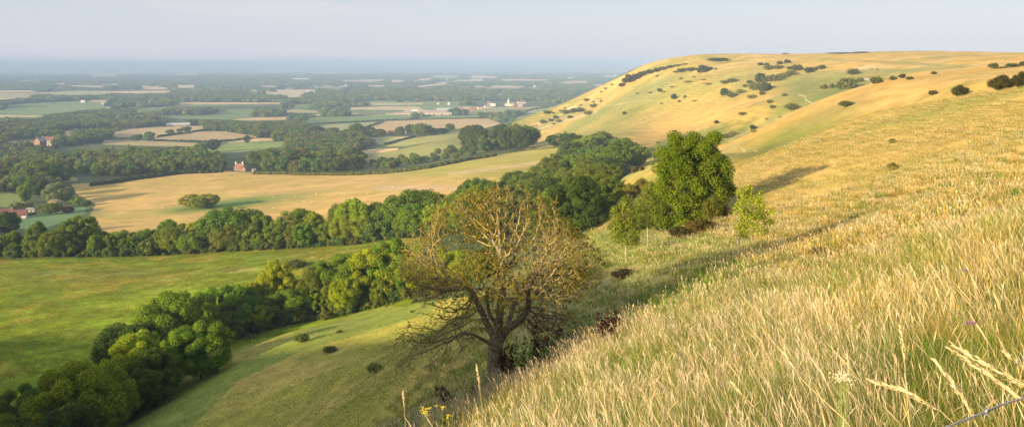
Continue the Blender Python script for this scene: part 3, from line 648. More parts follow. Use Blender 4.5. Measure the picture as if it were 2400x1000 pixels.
for i in range(4):
    rng = np.random.default_rng(400 + i); cs = []; rs = []
    for k in range(9): cs.append([rng.uniform(-13, 13), rng.uniform(-13, 13), rng.uniform(4.5, 7.5)]); rs.append(rng.uniform(4.5, 6.5))
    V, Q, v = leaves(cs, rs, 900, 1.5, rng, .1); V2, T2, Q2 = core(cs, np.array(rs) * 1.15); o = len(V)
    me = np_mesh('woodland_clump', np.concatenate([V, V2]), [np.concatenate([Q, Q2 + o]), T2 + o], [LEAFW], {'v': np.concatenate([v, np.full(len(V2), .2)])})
    WCLUMP.append(bpy.data.objects.new('woodland_clump', me))
def tree(x, y, H, col, proto=None, wk=1.0, rng=random, name='broadleaf_tree', label=None, group=None, z=None, cat='tree'):
    PL = NEARP if math.hypot(x, y) < 225 else PROTO
    cm, tm, h0, w0 = PL[rng.randrange(len(PL)) if proto is None else proto]
    e = empty(name, (x, y, (gz(x, y) if z is None else z) - .15), rng.uniform(0, 6.283)); s = H / h0; e.scale = (s * wk, s * wk, s)
    for nm, me in (('crown', cm), ('trunk', tm)):
        o = bpy.data.objects.new(nm, me); COL.objects.link(o); o.parent = e
        if nm == 'crown': o.color = tuple(c * rng.uniform(.9, 1.1) for c in col) + (1,)
    tag(e, label, cat, group); return e
def scatter(name, P, S, RZ, idx, protos, label=None):
    me = bpy.data.meshes.new(name); me.vertices.add(len(P)); me.vertices.foreach_set('co', np.asarray(P, np.float32).ravel())
    for k, v in (('s', S), ('rz', RZ)): a = me.attributes.new(k, 'FLOAT', 'POINT'); a.data.foreach_set('value', np.asarray(v, np.float32))
    a = me.attributes.new('idx', 'INT', 'POINT'); a.data.foreach_set('value', np.asarray(idx, np.int32))
    o = link(bpy.data.objects.new(name, me)); c = bpy.data.collections.new(name + '_kinds')
    for p in protos: c.objects.link(p)
    g = bpy.data.node_groups.new(name, 'GeometryNodeTree')
    g.interface.new_socket('Geometry', in_out='INPUT', socket_type='NodeSocketGeometry'); g.interface.new_socket('Geometry', in_out='OUTPUT', socket_type='NodeSocketGeometry')
    N, L = g.nodes, g.links; gi = N.new('NodeGroupInput'); go = N.new('NodeGroupOutput'); ip = N.new('GeometryNodeInstanceOnPoints')
    ci = N.new('GeometryNodeCollectionInfo'); ci.inputs['Collection'].default_value = c; ci.inputs['Separate Children'].default_value = True; ci.inputs['Reset Children'].default_value = True
    def attr(nm, ty):
        n = N.new('GeometryNodeInputNamedAttribute'); n.data_type = ty; n.inputs['Name'].default_value = nm; return [x for x in n.outputs if x.enabled and x.name == 'Attribute'][0]
    L.new(gi.outputs[0], ip.inputs['Points']); L.new(ci.outputs[0], ip.inputs['Instance']); ip.inputs['Pick Instance'].default_value = True
    L.new(attr('idx', 'INT'), ip.inputs['Instance Index']); L.new(attr('s', 'FLOAT'), ip.inputs['Scale'])
    cx = N.new('ShaderNodeCombineXYZ'); L.new(attr('rz', 'FLOAT'), cx.inputs['Z']); L.new(cx.outputs[0], ip.inputs['Rotation'])
    L.new(ip.outputs[0], go.inputs[0]); md = o.modifiers.new('scatter', 'NODES'); md.node_group = g
    tag(o, label, None, None, 'stuff'); return o

# ------------------------------------------------------------------ where trees stand
rnd = random.Random(7)
ORD = ['leftmost','second from the left','third from the left','fourth from the left','fifth from the left','sixth from the left','seventh from the left','eighth from the left','ninth from the left','tenth from the left',
       'eleventh from the left','twelfth from the left','13th from the left','14th from the left','15th from the left','16th from the left','17th from the left','18th from the left','19th from the left','20th from the left']
def ordn(i): return ORD[i] if i < len(ORD) else f'{i+1}th from the left' if (i + 1) % 10 not in (1, 2, 3) or 10 < (i+1) % 100 < 14 else f"{i+1}{ {1:'st',2:'nd',3:'rd'}[(i+1)%10] } from the left"
def resample(pts, step):
    out = [tuple(pts[0][:2])]; acc = 0
    for a, b in zip(pts[:-1], pts[1:]):
        L = math.dist(a[:2], b[:2]); t = step - acc
        while t < L: out.append((a[0] + (b[0]-a[0]) * t / L, a[1] + (b[1]-a[1]) * t / L)); t += step
        acc = L - (t - step)
    return out
def worldline(pix, d0=50, d1=5000): return [p for p in locate_many([a for a, b in pix], [b for a, b in pix], d0, d1) if p]
def pxy(x, y, z): return CXP + F * x / y, HY - F * z / y
TREES = []   # (x, y, H, colour name, zone, row, width factor)
def row(pix, step, H, zone, rowname, cols, off=0, jit=1.2, wk=1.0, d0=50, d1=900, hj=.27):
    """H: height, or list of (photo x, height)"""
    for x, y in resample(worldline(pix, d0, d1), step):
        x += rnd.uniform(-jit, jit); y += off + rnd.uniform(-jit, jit); px = CXP + F * x / y
        h = H if not isinstance(H, list) else float(np.interp(px, [a for a, b in H], [b for a, b in H]))
        TREES.append((x, y, h * rnd.uniform(1 - hj, 1 + hj), rnd.choice(cols), zone, rowname, wk * rnd.uniform(.72, 1.3)))
YG, FR, MG, DG, OL, BL, BR = 'yellow green','fresh green','mid green','dark green','olive green','bluish green','brownish green'
b1 = [(-60,604),(120,600),(300,599),(500,590),(700,580),(860,568),(940,556),(1060,545),(1180,548)]
row(b1, 6.0, [(0,6),(400,7),(700,7),(900,7.8),(1100,7.8)], 'belt1', 'front row', [MG,FR,OL,YG,MG,FR,YG], 0)
row(b1, 6.8, [(-60,8),(120,9.5),(190,11.5),(240,8.5),(420,9),(540,11),(620,9),(760,10.5),(900,11.5),(1100,11)], 'belt1', 'back row', [MG,FR,OL,FR,MG,YG], 9, jit=1.6)
b2 = [(1140,650),(1060,680),(980,694),(900,712),(760,745),(640,768),(560,790),(470,824),(440,838),(355,898),(262,985),(195,1060)]
row(b2, 6.2, [(0,6),(380,6.4),(600,5.5),(760,6),(900,6.6),(1100,6.6)], 'belt2', 'front row', [FR,FR,YG,MG,YG], 1, d0=60)
row(b2, 6.6, [(0,8.5),(300,9.6),(430,10.2),(560,8.6),(650,9.4),(760,8.2),(900,8.8),(1100,8.2)], 'belt2', 'back row', [YG,'lime green',FR,YG,FR,MG], 8, jit=1.6, d0=60)
row([(350,870),(265,950),(200,1020)], 7, 9, 'belt2', 'back row', [DG,MG,DG], 14, d0=60)
for x, y, H, c, k in [(-58,115,11.5,YG,.9),(-64,107,9,MG,.95),(-70,118,8.5,DG,1),(-73,128,8.5,MG,1),(-67,134,5,BR,.9),(-56,107,7.5,DG,1),(-62,97,8,MG,1),(-71,103,8,FR,1),(-79,112,8,MG,1),(-80,122,6,DG,1),(-53,127,9,MG,.9),(-49,134,9,FR,.9),(-55,136,8,DG,.9),(-84,132,6,MG,1),(-58,90,7,DG,1),(-68,92,8,MG,1)]:
    TREES.append((x, y, H, c, 'corner', 'corner', k))
# ravine wood
def poisson(poly, sp, d0, d1, cap=9999, seed=1):
    r = random.Random(seed); xs = [p[0] for p in poly]; ys = [p[1] for p in poly]
    n = 2600; px = [r.uniform(min(xs), max(xs)) for _ in range(n)]; py = [r.uniform(min(ys), max(ys)) for _ in range(n)]
    m = poly_mask(np.array(px), np.array(py), poly); q = [(a, b) for a, b, k in zip(px, py, m) if k]
    W = [p for p in locate_many([a for a, b in q], [b for a, b in q], d0, d1) if p]; out = []
    for p in W:
        if all((p[0]-o[0])**2 + (p[1]-o[1])**2 > sp * sp for o in out): out.append(p)
        if len(out) >= cap: break
    return out
for p in poisson([(1105,560),(1200,568),(1330,566),(1395,540),(1408,500),(1430,452),(1420,432),(1470,408),(1512,392),(1490,378),(1400,352),(1330,355),(1318,382),(1280,432),(1230,452),(1180,470),(1110,480)], 8.2, 120, 600, 105, 3):
    h = np.interp(p[1], [150, 300, 500], [8.5, 10.5, 12]); TREES.append((p[0], p[1], h * rnd.uniform(.75, 1.15), rnd.choice([MG,DG,FR,MG,OL,DG]), 'ravine', 'wood', 1.1))
for x, y, H, c in [(1375,372,14,YG),(1400,366,13,FR),(1340,400,12,DG),(1352,376,12,MG),(1440,392,11,FR)]:
    p = locate(x, y, 250, 700); TREES.append((p[0], p[1], H, c, 'ravine', 'wood', 1.2))
for p in poisson([(1090,352),(1130,358),(1240,352),(1238,334),(1200,325),(1140,318),(1105,325)], 13, 400, 900, 26, 5):
    TREES.append((p[0], p[1], rnd.uniform(15, 21), rnd.choice([DG,MG,DG,BL,OL]), 'spinney', 'wood', .95))
# single trees (photo x, base y, width px, height px, colour, name, label)
SINGLES = [
 (1300,345,34,30,DG,'rounded dark green tree beside the ravine wood at the foot of the down'),(1404,329,23,18,DG,'small dark tree standing alone on the turf just above the ravine wood'),(1434,342,10,11,BL,'slim dark tree poking up behind the ravine wood'),
 (137,480,58,54,'grey green','large pale grey green willow beside the garden by the golden field'),(90,462,42,46,DG,'dark tree with pointed crown behind the white cottage garden'),(57,476,32,46,FR,'light green conifer behind the thatched maroon cottage roof'),
 (130,489,28,22,'pale cream green','cream flowering tree in front of the big willow'),(119,502,44,26,OL,'low dark dome shaped tree on the cottage lawn'),(160,500,26,17,'copper','small copper leaved tree at the end of the cottage lawn'),
 (180,479,22,19,YG,'round yellow green tree at the left corner of the golden field'),(200,483,20,15,OL,'small olive tree at the left corner of the golden field'),(40,492,26,18,OL,'low olive tree behind the cottage chimney'),(62,491,26,16,'grey green','low grey green tree right of the cottage chimney'),
 (10,552,66,56,DG,'big dark round tree in front of the cottage at the left edge'),(72,504,20,7,MG,'clipped hedge bush beside the cottage terrace'),
 (448,488,44,33,'lime green','left tree of the lone round copse in the golden field'),(486,486,44,33,'lime green','right tree of the lone round copse in the golden field'),(466,489,36,28,YG,'middle front tree of the lone round copse in the golden field'),(500,482,22,24,MG,'right hand small tree at the edge of the lone copse in the golden field'),
 (500,355,24,30,DG,'dark tree standing at the corner of the bright green field'),(579,336,13,19,BL,'narrow conifer on the far edge of the bright green field'),
 (350,332,22,24,MG,'hedgerow tree with tall crown between the two tan fields'),(322,330,22,16,MG,'broad hedgerow tree left of the tall one between the tan fields'),(400,315,16,12,MG,'left of three trees on the hedge of the tan field'),(420,311,12,10,MG,'middle of three trees on the hedge of the tan field'),(438,309,18,13,DG,'right of three trees on the hedge of the tan field'),
 (835,322,30,34,MG,'tall oak in the row of trees before the pale stubble field'),(864,320,24,24,MG,'round tree right of the tall oak before the pale stubble field'),(890,319,26,17,OL,'low spreading tree left of the red roofed cottage'),(939,318,19,22,MG,'slender tree just right of the red roofed cottage'),
 (961,318,20,28,DG,'upright dark tree left of the broad oak below the pale stubble field'),(986,320,36,32,MG,'broad oak at the right end of the row below the pale stubble field'),(1017,317,26,17,DG,'dark low tree right of the broad oak below the stubble field'),(1038,314,24,14,DG,'dark flat tree in the hedge right of the broad oak'),(1054,309,20,20,MG,'rounded tree at the right end of the hedge below the stubble field'),
 (812,320,16,18,OL,'small olive tree left of the tall oak before the stubble field'),(797,318,20,11,'copper','copper leaved tree in the row before the stubble field'),(882,312,12,10,'copper','small copper tree above the red roofed cottage'),(780,318,26,20,MG,'bushy tree left of the copper one in the row'),(742,318,40,22,DG,'wide dark tree at the left of the row before the stubble field'),
 (1070,268,20,16,'bluish green','dark round tree at the end of the long barns'),(1128,276,18,14,MG,'left of the trees on the hedge below the village'),(1150,276,20,14,OL,'pale tree on the hedge below the village'),(1172,280,20,18,BR,'brownish tree on the hedge below the village'),(1188,282,16,14,DG,'dark tree at the right end of the hedge below the village'),
]
for x, y, w, h, c, lab in SINGLES:
    p = locate(x, y, 100, 4000)
    if not p: continue
    H = h * p[1] / F; W = w * p[1] / F; pr = rnd.randrange(9); wk = W / (PROTO[pr][3] * H / PROTO[pr][2])
    tree(p[0], p[1], H, GREENS[c], pr, wk, rnd, 'broadleaf_tree', lab, None)
# woods behind the golden field: the trees that show largest
P1 = poisson([(212,408),(340,404),(420,396),(525,392),(528,375),(420,372),(300,375),(200,380),(100,380),(0,385),(-30,400),(-40,445),(60,448),(130,440),(140,428)], 11, 560, 1000, 62, 11)
P1 += poisson([(600,400),(830,402),(850,385),(800,372),(700,372),(600,385)], 11, 560, 1000, 30, 12)
for p in P1: TREES.append((p[0], p[1], rnd.uniform(11, 16), rnd.choice([MG,DG,OL,BR,DG,MG,FR]), 'northwood' if CXP + F * p[0] / p[1] < 560 else 'northwood2', 'wood', 1.0))
for p in poisson([(840,400),(930,396),(1010,384),(1100,366),(1140,356),(1100,348),(1000,366),(900,382),(840,388)], 9, 500, 1000, 34, 13):
    TREES.append((p[0], p[1], rnd.uniform(4.5, 7.5), rnd.choice([OL,YG,MG,OL]), 'scrub', 'scrub', 1.1))
ZL = {'belt1': ('the belt below the golden field','trees of the belt below the golden field'), 'belt2': ('the belt below the bright meadow','trees of the belt below the meadow'),
      'corner': ('in the shaded bottom left clump','trees of the bottom left clump'), 'ravine': ('in the ravine wood left of the downs','trees of the ravine wood'),
      'spinney': ('in the tall spinney under the far down','trees of the spinney'), 'northwood': ('in the wood behind the golden field','trees of the wood behind the golden field'),
      'northwood2': ('in the wood right of the red farmhouse','trees of the wood right of the red farmhouse'), 'scrub': ('in the scrub strip above the golden field','scrubby trees above the golden field')}
TREES.sort(key=lambda t: -t[2] * t[6] / t[1])
NIND = 298 - len(SINGLES) - 5; REST = TREES[NIND:]; IND = TREES[:NIND]
for z, (where, grp) in ZL.items():
    sel = [t for t in IND if t[4] == z]; by = {}
    for t in sel: by.setdefault((t[5], t[3]), []).append(t)
    for (rw, cn), l in by.items():
        l.sort(key=lambda t: t[0] / t[1])
        for i, t in enumerate(l):
            o = ordn(i); pl = f'{rw} of {where}' if rw in ('front row','back row') else where
            if len(l) == 1: lab = f'the only {cn} tree, {pl}'.replace(' and meadow','')
            elif o == 'leftmost': lab = f'leftmost {cn} tree, {pl}'
            else: lab = f'{o.split(" ")[0]} {cn} tree from the left, {pl}'
            tree(t[0], t[1], t[2], GREENS[cn], None, t[6], rnd, 'broadleaf_tree', lab, grp)
print('trees', len(TREES) + len(SINGLES))
# undergrowth skirts along the feet of the belts and the far woods: one mass each
def infield(px, py, r, X=None):
    m = np.zeros(px.shape, bool)
    for pl, c in FIELDS: m |= poly_mask(px, py, pl) & (r > 1400)
    for nm, pl, c in NEARF:
        lo_, hi_ = (330, 800) if nm == 'wheat_field' else (90, 300) if nm == 'meadow' else (400, 3200)
        m |= poly_mask(px, py, pl) & (r > lo_) & (r < hi_)
    return m
NOWOOD = [([(20,325),(130,325),(130,352),(20,350)]),([(515,375),(615,375),(615,405),(515,405)]),([(920,250),(1070,250),(1060,272),(920,272)]),([(1095,236),(1285,236),(1285,258),(1095,262)]),([(390,286),(440,286),(440,298),(390,298)]),
          ([(170,380),(220,380),(215,425),(120,430)]),([(-100,455),(230,455),(230,560),(-100,560)]),([(910,306),(945,306),(945,318),(910,318)])]
def wood(name, r0, r1, sp, h, protos, hh, label, thin, seed):
    rng = np.random.default_rng(seed)
    xs = np.arange(-r1 * .72, r1 * .5, sp); ys = np.arange(r0 * .8, r1, sp); X, Y = np.meshgrid(xs, ys); X = (X + rng.uniform(-.45, .45, X.shape) * sp).ravel(); Y = (Y + rng.uniform(-.45, .45, Y.shape) * sp).ravel()
    r = np.hypot(X, Y); k = (r > r0) & (r < r1) & (np.abs(X) / Y < .70); X, Y, r = X[k], Y[k], r[k]
    Zg = height(X, Y); px, py = pxy(X, Y, Zg)
    s = rng.uniform(.75, 1.25, len(X)) * hh
    ok = poly_mask(px, py, VALLEY) | (r > 1500) & (np.arctan2(X, Y) < R(5.2)) | (r > 3200) & (np.arctan2(X, Y) < R(9.5))
    for kk in (0, .35, .7, 1.0): ok &= ~infield(px, py - kk * h * s * F / r, r)
    if r0 > 1200: ok &= ~infield(px, py - 1.1 * h * s * F / r, r) & ~infield(px, py - .4 * h * s * F / r, r)
    ok &= ~((px > 1375) & (py < 235) & (r < 2600)) & ~((px > 1290) & (py < 258) & (r < 1650))
    for nw in NOWOOD: ok &= ~poly_mask(px, py, nw)
    ok &= fbm(X / 160, Y / 160, 70 + seed, 3) > thin
    if r0 > 1200: ok &= rng.random(len(X)) > np.clip((r - 4800) / 3900, 0, .93)
    if r0 > 1200: ok &= ~((cellf(X, Y) > .64) & (r > 1900)) | (rng.random(len(X)) < .04)
    if r0 < 600:
        ok &= ~((px > 860) & (py > 345) & (r < 1100)) & (r > 640) & ~((px > 1050) & (r > 600) & (px < 1260))
        T0 = np.array([(t[0], t[1]) for t in TREES]); 
        for i in np.nonzero(ok)[0]:
            if np.min((T0[:,0] - X[i])**2 + (T0[:,1] - Y[i])**2) < 70: ok[i] = False
    X, Y, Zg, s = X[ok], Y[ok], Zg[ok], s[ok]
    if r0 < 600:
        RX = np.array([t[0] for t in REST]); RY = np.array([t[1] for t in REST]); RS = np.array([t[2] / 11 for t in REST])
        X = np.concatenate([X, RX]); Y = np.concatenate([Y, RY]); Zg = np.concatenate([Zg, height(RX, RY)]); s = np.concatenate([s, RS])
    print(name, len(X))
    return scatter(name, np.stack([X, Y, Zg - .3], 1), s, rng.uniform(0, 6.28, len(X)), rng.integers(0, len(protos), len(X)), protos, label)
wood('woodland', 500, 1700, 10, 11, FARTREE, .92, 'broadleaved woods and hedgerow trees spread over the near plain', .34, 1)
wood('distant_woodland', 1700, 8500, 23, 12, WCLUMP, 1.0, 'hazy blue green woods covering the far plain', .36, 2)

def undergrowth():
    rng = np.random.default_rng(44); X = []; Y = []
    for pix, d0, offs in ((b1, 50, (-1.5, 1.0, 4.0)), (b2, 60, (-.5, 2.0, 5.0))):
        for x, y in resample(worldline(pix, d0, 900), 1.6):
            for o in offs: X.append(x + rng.normal(0, .8)); Y.append(y + o + rng.normal(0, .8))
    X = np.array(X); Y = np.array(Y); n = len(X); protos = [o for o in FARTREE]
    return scatter('undergrowth', np.stack([X, Y, height(X, Y) - .2], 1), rng.uniform(.10, .30, n), rng.uniform(0, 6.28, n), rng.integers(0, 6, n), protos, 'bushy undergrowth along the feet of the tree belts')
undergrowth()
# ------------------------------------------------------------------ bushes on the down
def bush(x, y, w, h, col, label, d0=60, d1=2500, name='bush', cat='bush', group='bushes dotted over the downs', ctr=True, pr=None):
    p = locate(x, y + (h / 2 if ctr else 0), d0, d1)
    if not p: print('no ground for bush', x, y); return
    W, H = w * p[1] / F, max(h, 3) * p[1] / F * 1.06
    if pr is None:
        q = w / max(h, 1); pr = 2 if q > 1.55 else 4 if q > 2.1 else rnd.choice([0, 1, 3, 5])
    me, h0, w0 = BUSH[pr]; o = bpy.data.objects.new(name, me); COL.objects.link(o)
    o.location = (p[0], p[1], p[2] - H * .08); o.rotation_euler = (0, 0, rnd.uniform(0, 6.28)); o.scale = (W / w0, max(W / w0 * .8, H * .8), H / h0)
    k = rnd.uniform(.85, 1.15); o.color = tuple(c * k for c in col) + (1,); tag(o, label, cat, group); return o
BD, BM, BO, BY = (.085,.100,.028), (.150,.160,.040), (.21,.20,.05), (.28,.28,.05)
BN = {BD: 'dark', BM: 'green', BO: 'olive', BY: 'bright yellow green'}
BL_ = [ # x, centre y, w, h, tone, zone
 (1840,126,17,5,BD,'sky'),(1683,139,44,8,BD,'sky'),(1975,125,60,3,BD,'sky'),(2020,123,36,3,BD,'sky'),
 (1648,161,26,19,BD,'ridge'),(1600,164,26,10,BD,'ridge'),(1620,162,24,10,BD,'ridge'),(1665,160,14,8,BD,'ridge'),(1677,161,9,6,BD,'ridge'),(1585,168,20,7,BM,'ridge'),
 (1783,150,11,8,BD,'up'),(1797,151,14,8,BD,'up'),(1800,158,26,13,BM,'up'),(1822,157,24,11,BM,'up'),(1828,147,15,9,BD,'up'),(1845,144,17,10,BD,'up'),(1834,156,9,6,BD,'up'),(1852,159,14,9,BD,'up'),(1868,158,22,16,BD,'up'),(1855,170,24,14,BO,'up'),
 (1780,182,20,24,BD,'up'),(1800,184,20,16,BM,'up'),(1817,182,24,18,BM,'up'),(1836,176,22,14,BO,'up'),(1793,202,25,26,BD,'up'),(1768,202,28,20,BM,'up'),(1747,201,12,8,BM,'up'),(1758,192,14,10,BM,'up'),
 (1700,192,20,9,BM,'up'),(1716,188,22,11,BM,'up'),(1696,215,16,19,(.06,.105,.04),'up'),(1717,222,22,14,BM,'up'),(1736,214,20,12,BO,'up'),(1763,226,26,10,BO,'up'),(1786,218,12,11,BM,'up'),
 (1897,164,19,14,BD,'up'),(1911,160,9,9,BD,'up'),(1927,157,17,11,BD,'up'),(2000,168,25,16,BD,'right'),(2017,187,15,12,BM,'right'),(2053,188,26,19,BM,'right'),(2092,183,15,12,BM,'right'),(2115,178,15,12,BD,'right'),(2132,183,16,9,BD,'right'),
 (1990,195,34,28,BM,'right'),(1972,202,22,14,BM,'right'),(1951,201,14,12,BM,'right'),(1933,203,15,12,BM,'right'),(2043,163,5,4,BD,'right'),(2056,163,7,5,BD,'right'),(2189,171,12,8,BD,'right'),
 (2330,154,20,14,BD,'right'),(2374,153,28,11,BD,'right'),(2350,158,40,6,BM,'right'),(2398,149,12,14,BD,'right'),(2187,217,19,13,BD,'right'),(1985,243,30,15,BD,'right'),
 (1839,222,12,8,BM,'mid'),(1804,238,11,9,BM,'mid'),(1811,250,14,10,BM,'mid'),(1858,250,27,18,BM,'mid'),(1740,266,16,9,BM,'mid'),(1680,286,11,9,BD,'mid'),(1765,298,16,13,BD,'mid'),(1766,307,17,9,BY,'mid'),(1700,318,20,12,BM,'mid'),(1717,312,18,11,BO,'mid'),(1727,333,26,9,BY,'mid'),
 (1797,279,9,6,BY,'mid'),(1828,274,7,5,BY,'mid'),
 (1458,199,16,11,BD,'nose'),(1468,188,20,14,BD,'nose'),(1480,184,24,18,BD,'nose'),(1494,178,24,16,BD,'nose'),(1508,172,24,13,BD,'nose'),(1524,168,24,12,BD,'nose'),(1540,164,22,11,BD,'nose'),(1556,160,22,9,BD,'nose'),(1572,156,22,8,BD,'nose'),(1590,153,22,7,BD,'nose'),(1606,150,18,5,BD,'nose'),(1472,178,16,10,BD,'nose'),
 (1435,198,12,6,BD,'nose'),(1420,207,12,6,BD,'nose'),(1409,215,8,6,BD,'nose'),(1395,223,6,4,BD,'nose'),(1403,222,6,4,BD,'nose'),(1375,234,13,8,BM,'nose'),(1364,229,6,4,BM,'nose'),(1362,246,8,5,BM,'nose'),(1341,245,7,5,BM,'nose'),(1324,253,8,6,BM,'nose'),(1314,259,9,7,BM,'nose'),
 (1392,247,14,11,BM,'nose'),(1409,237,8,7,BM,'nose'),(1391,239,8,6,BM,'nose'),(1283,263,22,10,BM,'nose'),(1297,265,10,6,BM,'nose'),(1327,262,20,12,BM,'nose'),(1345,259,16,12,BM,'nose'),(1360,257,16,13,BD,'nose'),(1380,264,22,11,BO,'nose'),(1336,274,14,8,BM,'nose'),
 (1302,274,12,10,BM,'nose'),(1291,281,14,8,BM,'nose'),(1273,285,18,11,BM,'nose'),(1310,283,14,9,BO,'nose'),(1298,290,12,6,BO,'nose'),(1257,294,8,5,BM,'nose'),(1249,296,8,5,BM,'nose'),(1255,304,12,9,BM,'nose'),(1244,310,8,5,BM,'nose'),(1226,302,12,8,BO,'nose'),(1210,301,12,10,BO,'nose'),
 (1546,211,12,9,BD,'face'),(1556,215,14,5,BM,'face'),(1580,226,12,15,(.075,.12,.045),'face'),(1605,226,6,8,BY,'face'),(1592,237,9,7,BM,'face'),(1551,242,8,5,BM,'face'),(1564,223,5,3,BM,'face'),(1463,265,10,8,BM,'face'),(1493,264,7,4,BM,'face'),(1537,258,6,5,BD,'face'),(1411,272,6,5,BD,'face'),(1439,286,6,4,BO,'face'),(1459,310,6,4,BM,'face'),(1353,301,7,4,BM,'face'),
 (1475,205,5,3,BD,'face'),(1497,201,6,3,BM,'face'),(1541,178,10,6,BD,'face'),(1693,191,12,7,BM,'face'),(1615,191,26,4,BM,'face'),(1597,184,12,4,BO,'face'),(1627,180,9,4,BO,'face'),(1650,187,12,4,BM,'face'),(1663,196,26,5,BM,'face'),(1575,204,12,3,BM,'face'),(1525,217,14,4,BM,'face'),(1495,219,12,4,BM,'face'),(1630,236,16,4,BM,'face'),(1542,334,7,7,BD,'face'),(1512,347,9,8,BM,'face'),
 (710,790,32,22,BD,'left'),(494,843,36,14,BD,'left'),(462,855,15,8,BD,'left'),(774,817,34,14,BD,'left'),(796,776,15,8,BD,'left'),(878,862,36,25,BM,'left'),(592,788,28,10,BM,'left'),(772,786,8,5,BD,'left'),(690,618,44,22,BD,'left'),
]
ZB = {'sky':'on the skyline of the far down','ridge':'on the ridge where the down drops to the plain','up':'in the thicket high on the far down','right':'on the upper right slope','mid':'in the coomb left of the chalk track','nose':'on the long nose running down to the plain','face':'on the open face of the far down','left':'on the shaded lower slope'}
BL_.sort(key=lambda b: (b[5], b[4], b[0])); cnt = {}
tot = {}
BL_ = [b for b in BL_ if not (b[5] in ('nose','face') and b[2] <= 7 and b[3] <= 5)]
BL_ = [(x, y, w_, h_ * (.62 if h_ < 8 else .9), ((.30,.26,.065) if c in (BD, BM) and h_ <= 5 and zn != 'sky' else BO if c in (BD, BM) and h_ <= 6 else BM if c == BD and h_ <= 7 and zn != 'sky' else c), zn) for x, y, w_, h_, c, zn in BL_]; BL_.sort(key=lambda b: (b[5], b[4], b[0]))
for b in BL_: tot[(b[5], BN.get(b[4], 'pale olive' if b[4][0] > .2 else 'leafy green'))] = tot.get((b[5], BN.get(b[4], 'pale olive' if b[4][0] > .2 else 'leafy green')), 0) + 1
for x, y, ww, hh, c, zn in BL_:
    k = (zn, BN.get(c, 'pale olive' if c[0] > .2 else 'leafy green')); i = cnt.get(k, 0); cnt[k] = i + 1; o = ordn(i)
    lab = f'the only {k[1]} bush {ZB[zn]}' if tot[k] == 1 else f'leftmost {k[1]} bush {ZB[zn]}' if i == 0 else f'{o.split(" ")[0]} {k[1]} bush from the left {ZB[zn]}'
    if zn == 'left': c = tuple(v * 1.5 for v in c)
    bush(x, y, ww, hh, c, lab, 60 if zn in ('left','right') else 300, 200 if zn == 'left' and y > 650 else 2500)
# the nearer ones with more leaf
BIGB = crown_mesh('foliage', 501, 1.0, 1.5, 7000, .035, LEAF, base=.0, blobs=34, br=(.10,.19))
def bigbush(x, y, w, h, col, label, d0, d1, name='shrub', group=None, me=None, rz=0):
    p = locate(x, y, d0, d1)
    if not p: print('no', label); return
    o = bpy.data.objects.new(name, me or BIGB); COL.objects.link(o); W = w * p[1] / F; H = h * p[1] / F
    o.location = (p[0], p[1], p[2] - .06 * H); o.scale = (W / 1.5, W / 1.5 * .85, H); o.rotation_euler = (0, 0, rz or rnd.uniform(0, 6)); o.color = tuple(col) + (1,)
    return tag(o, label, 'shrub' if name != 'bush' else 'bush', group)
bigbush(2352,212,56,38,(.075,.075,.018),'broad dark gorse bush at the right edge below the skyline',40,300,'bush')
bigbush(2396,206,44,40,(.065,.068,.018),'dark gorse bush cut by the right edge of the picture',40,300,'bush')
bigbush(2251,226,34,28,(.075,.080,.018),'square dark bush alone on the sunny right slope',40,300,'bush')
bigbush(2092,335,18,11,(.17,.17,.03),'little yellow green tuft bush on the golden near slope',30,300,'bush')
bigbush(1475,470,34,42,(.26,.24,.035),'glowing yellow hawthorn bush in the hollow left of the big tree',100,300)
bigbush(1505,455,36,40,(.20,.19,.035),'second glowing yellow bush in the hollow beside the first',100,300)
bigbush(1450,456,30,32,(.22,.21,.035),'small yellow bush lowest in the hollow by the ravine wood',100,300)
bigbush(1486,405,18,17,(.17,.14,.035),'brownish round bush on the green shoulder beyond the big tree',100,420)
bigbush(1504,400,12,12,(.14,.12,.035),'tiny brownish bush right of the round one on the green shoulder',100,420)
bigbush(1528,478,44,56,(.17,.18,.03),'yellow green bush tucked against the left of the big tree',70,200)
bigbush(1545,530,70,60,(.12,.17,.025),'leafy green shrub joined to the left foot of the big tree',45,110)
bigbush(1500,535,50,30,(.10,.14,.025),'low green shrub between the saplings and the big tree',45,120)
bigbush(1455,545,60,30,(.12,.15,.03),'low olive shrub behind the leftmost sapling',50,120)
bigbush(1492,512,46,34,(.09,.13,.03),'green bush in the dip behind the two pale trunked saplings',60,250)
bigbush(1415,505,40,36,(.07,.10,.025),'dark green bush at the foot of the ravine wood',100,300)
bigbush(1440,500,30,34,(.09,.12,.03),'green bush right of the ravine wood foot',90,300)
bigbush(1672,520,60,66,(.15,.155,.025),'golden green bramble thicket against the right side of the big tree',50,90)
bigbush(1645,545,70,34,(.14,.11,.035),'brown tinged bramble at the foot of the big tree',45,80)
bigbush(1600,556,70,26,(.085,.075,.03),'dark brown bramble skirt below the big tree',45,80)
bigbush(1560,545,40,30,(.07,.085,.025),'dark shrub under the left side of the big tree',45,80)
bigbush(1425,625,30,14,(.06,.055,.02),'low dark bramble left of the pale trunked sapling',30,80)
bigbush(1460,650,60,20,(.13,.11,.05),'low brownish scrub below the pale trunked sapling',25,60)
bigbush(1930,600,60,22,(.20,.17,.05),'golden brown scrub on the near slope right of the bright sapling',20,60)
bigbush(2093,398,24,18,(.20,.19,.05),'faint olive bush on the middle of the golden slope',20,90)
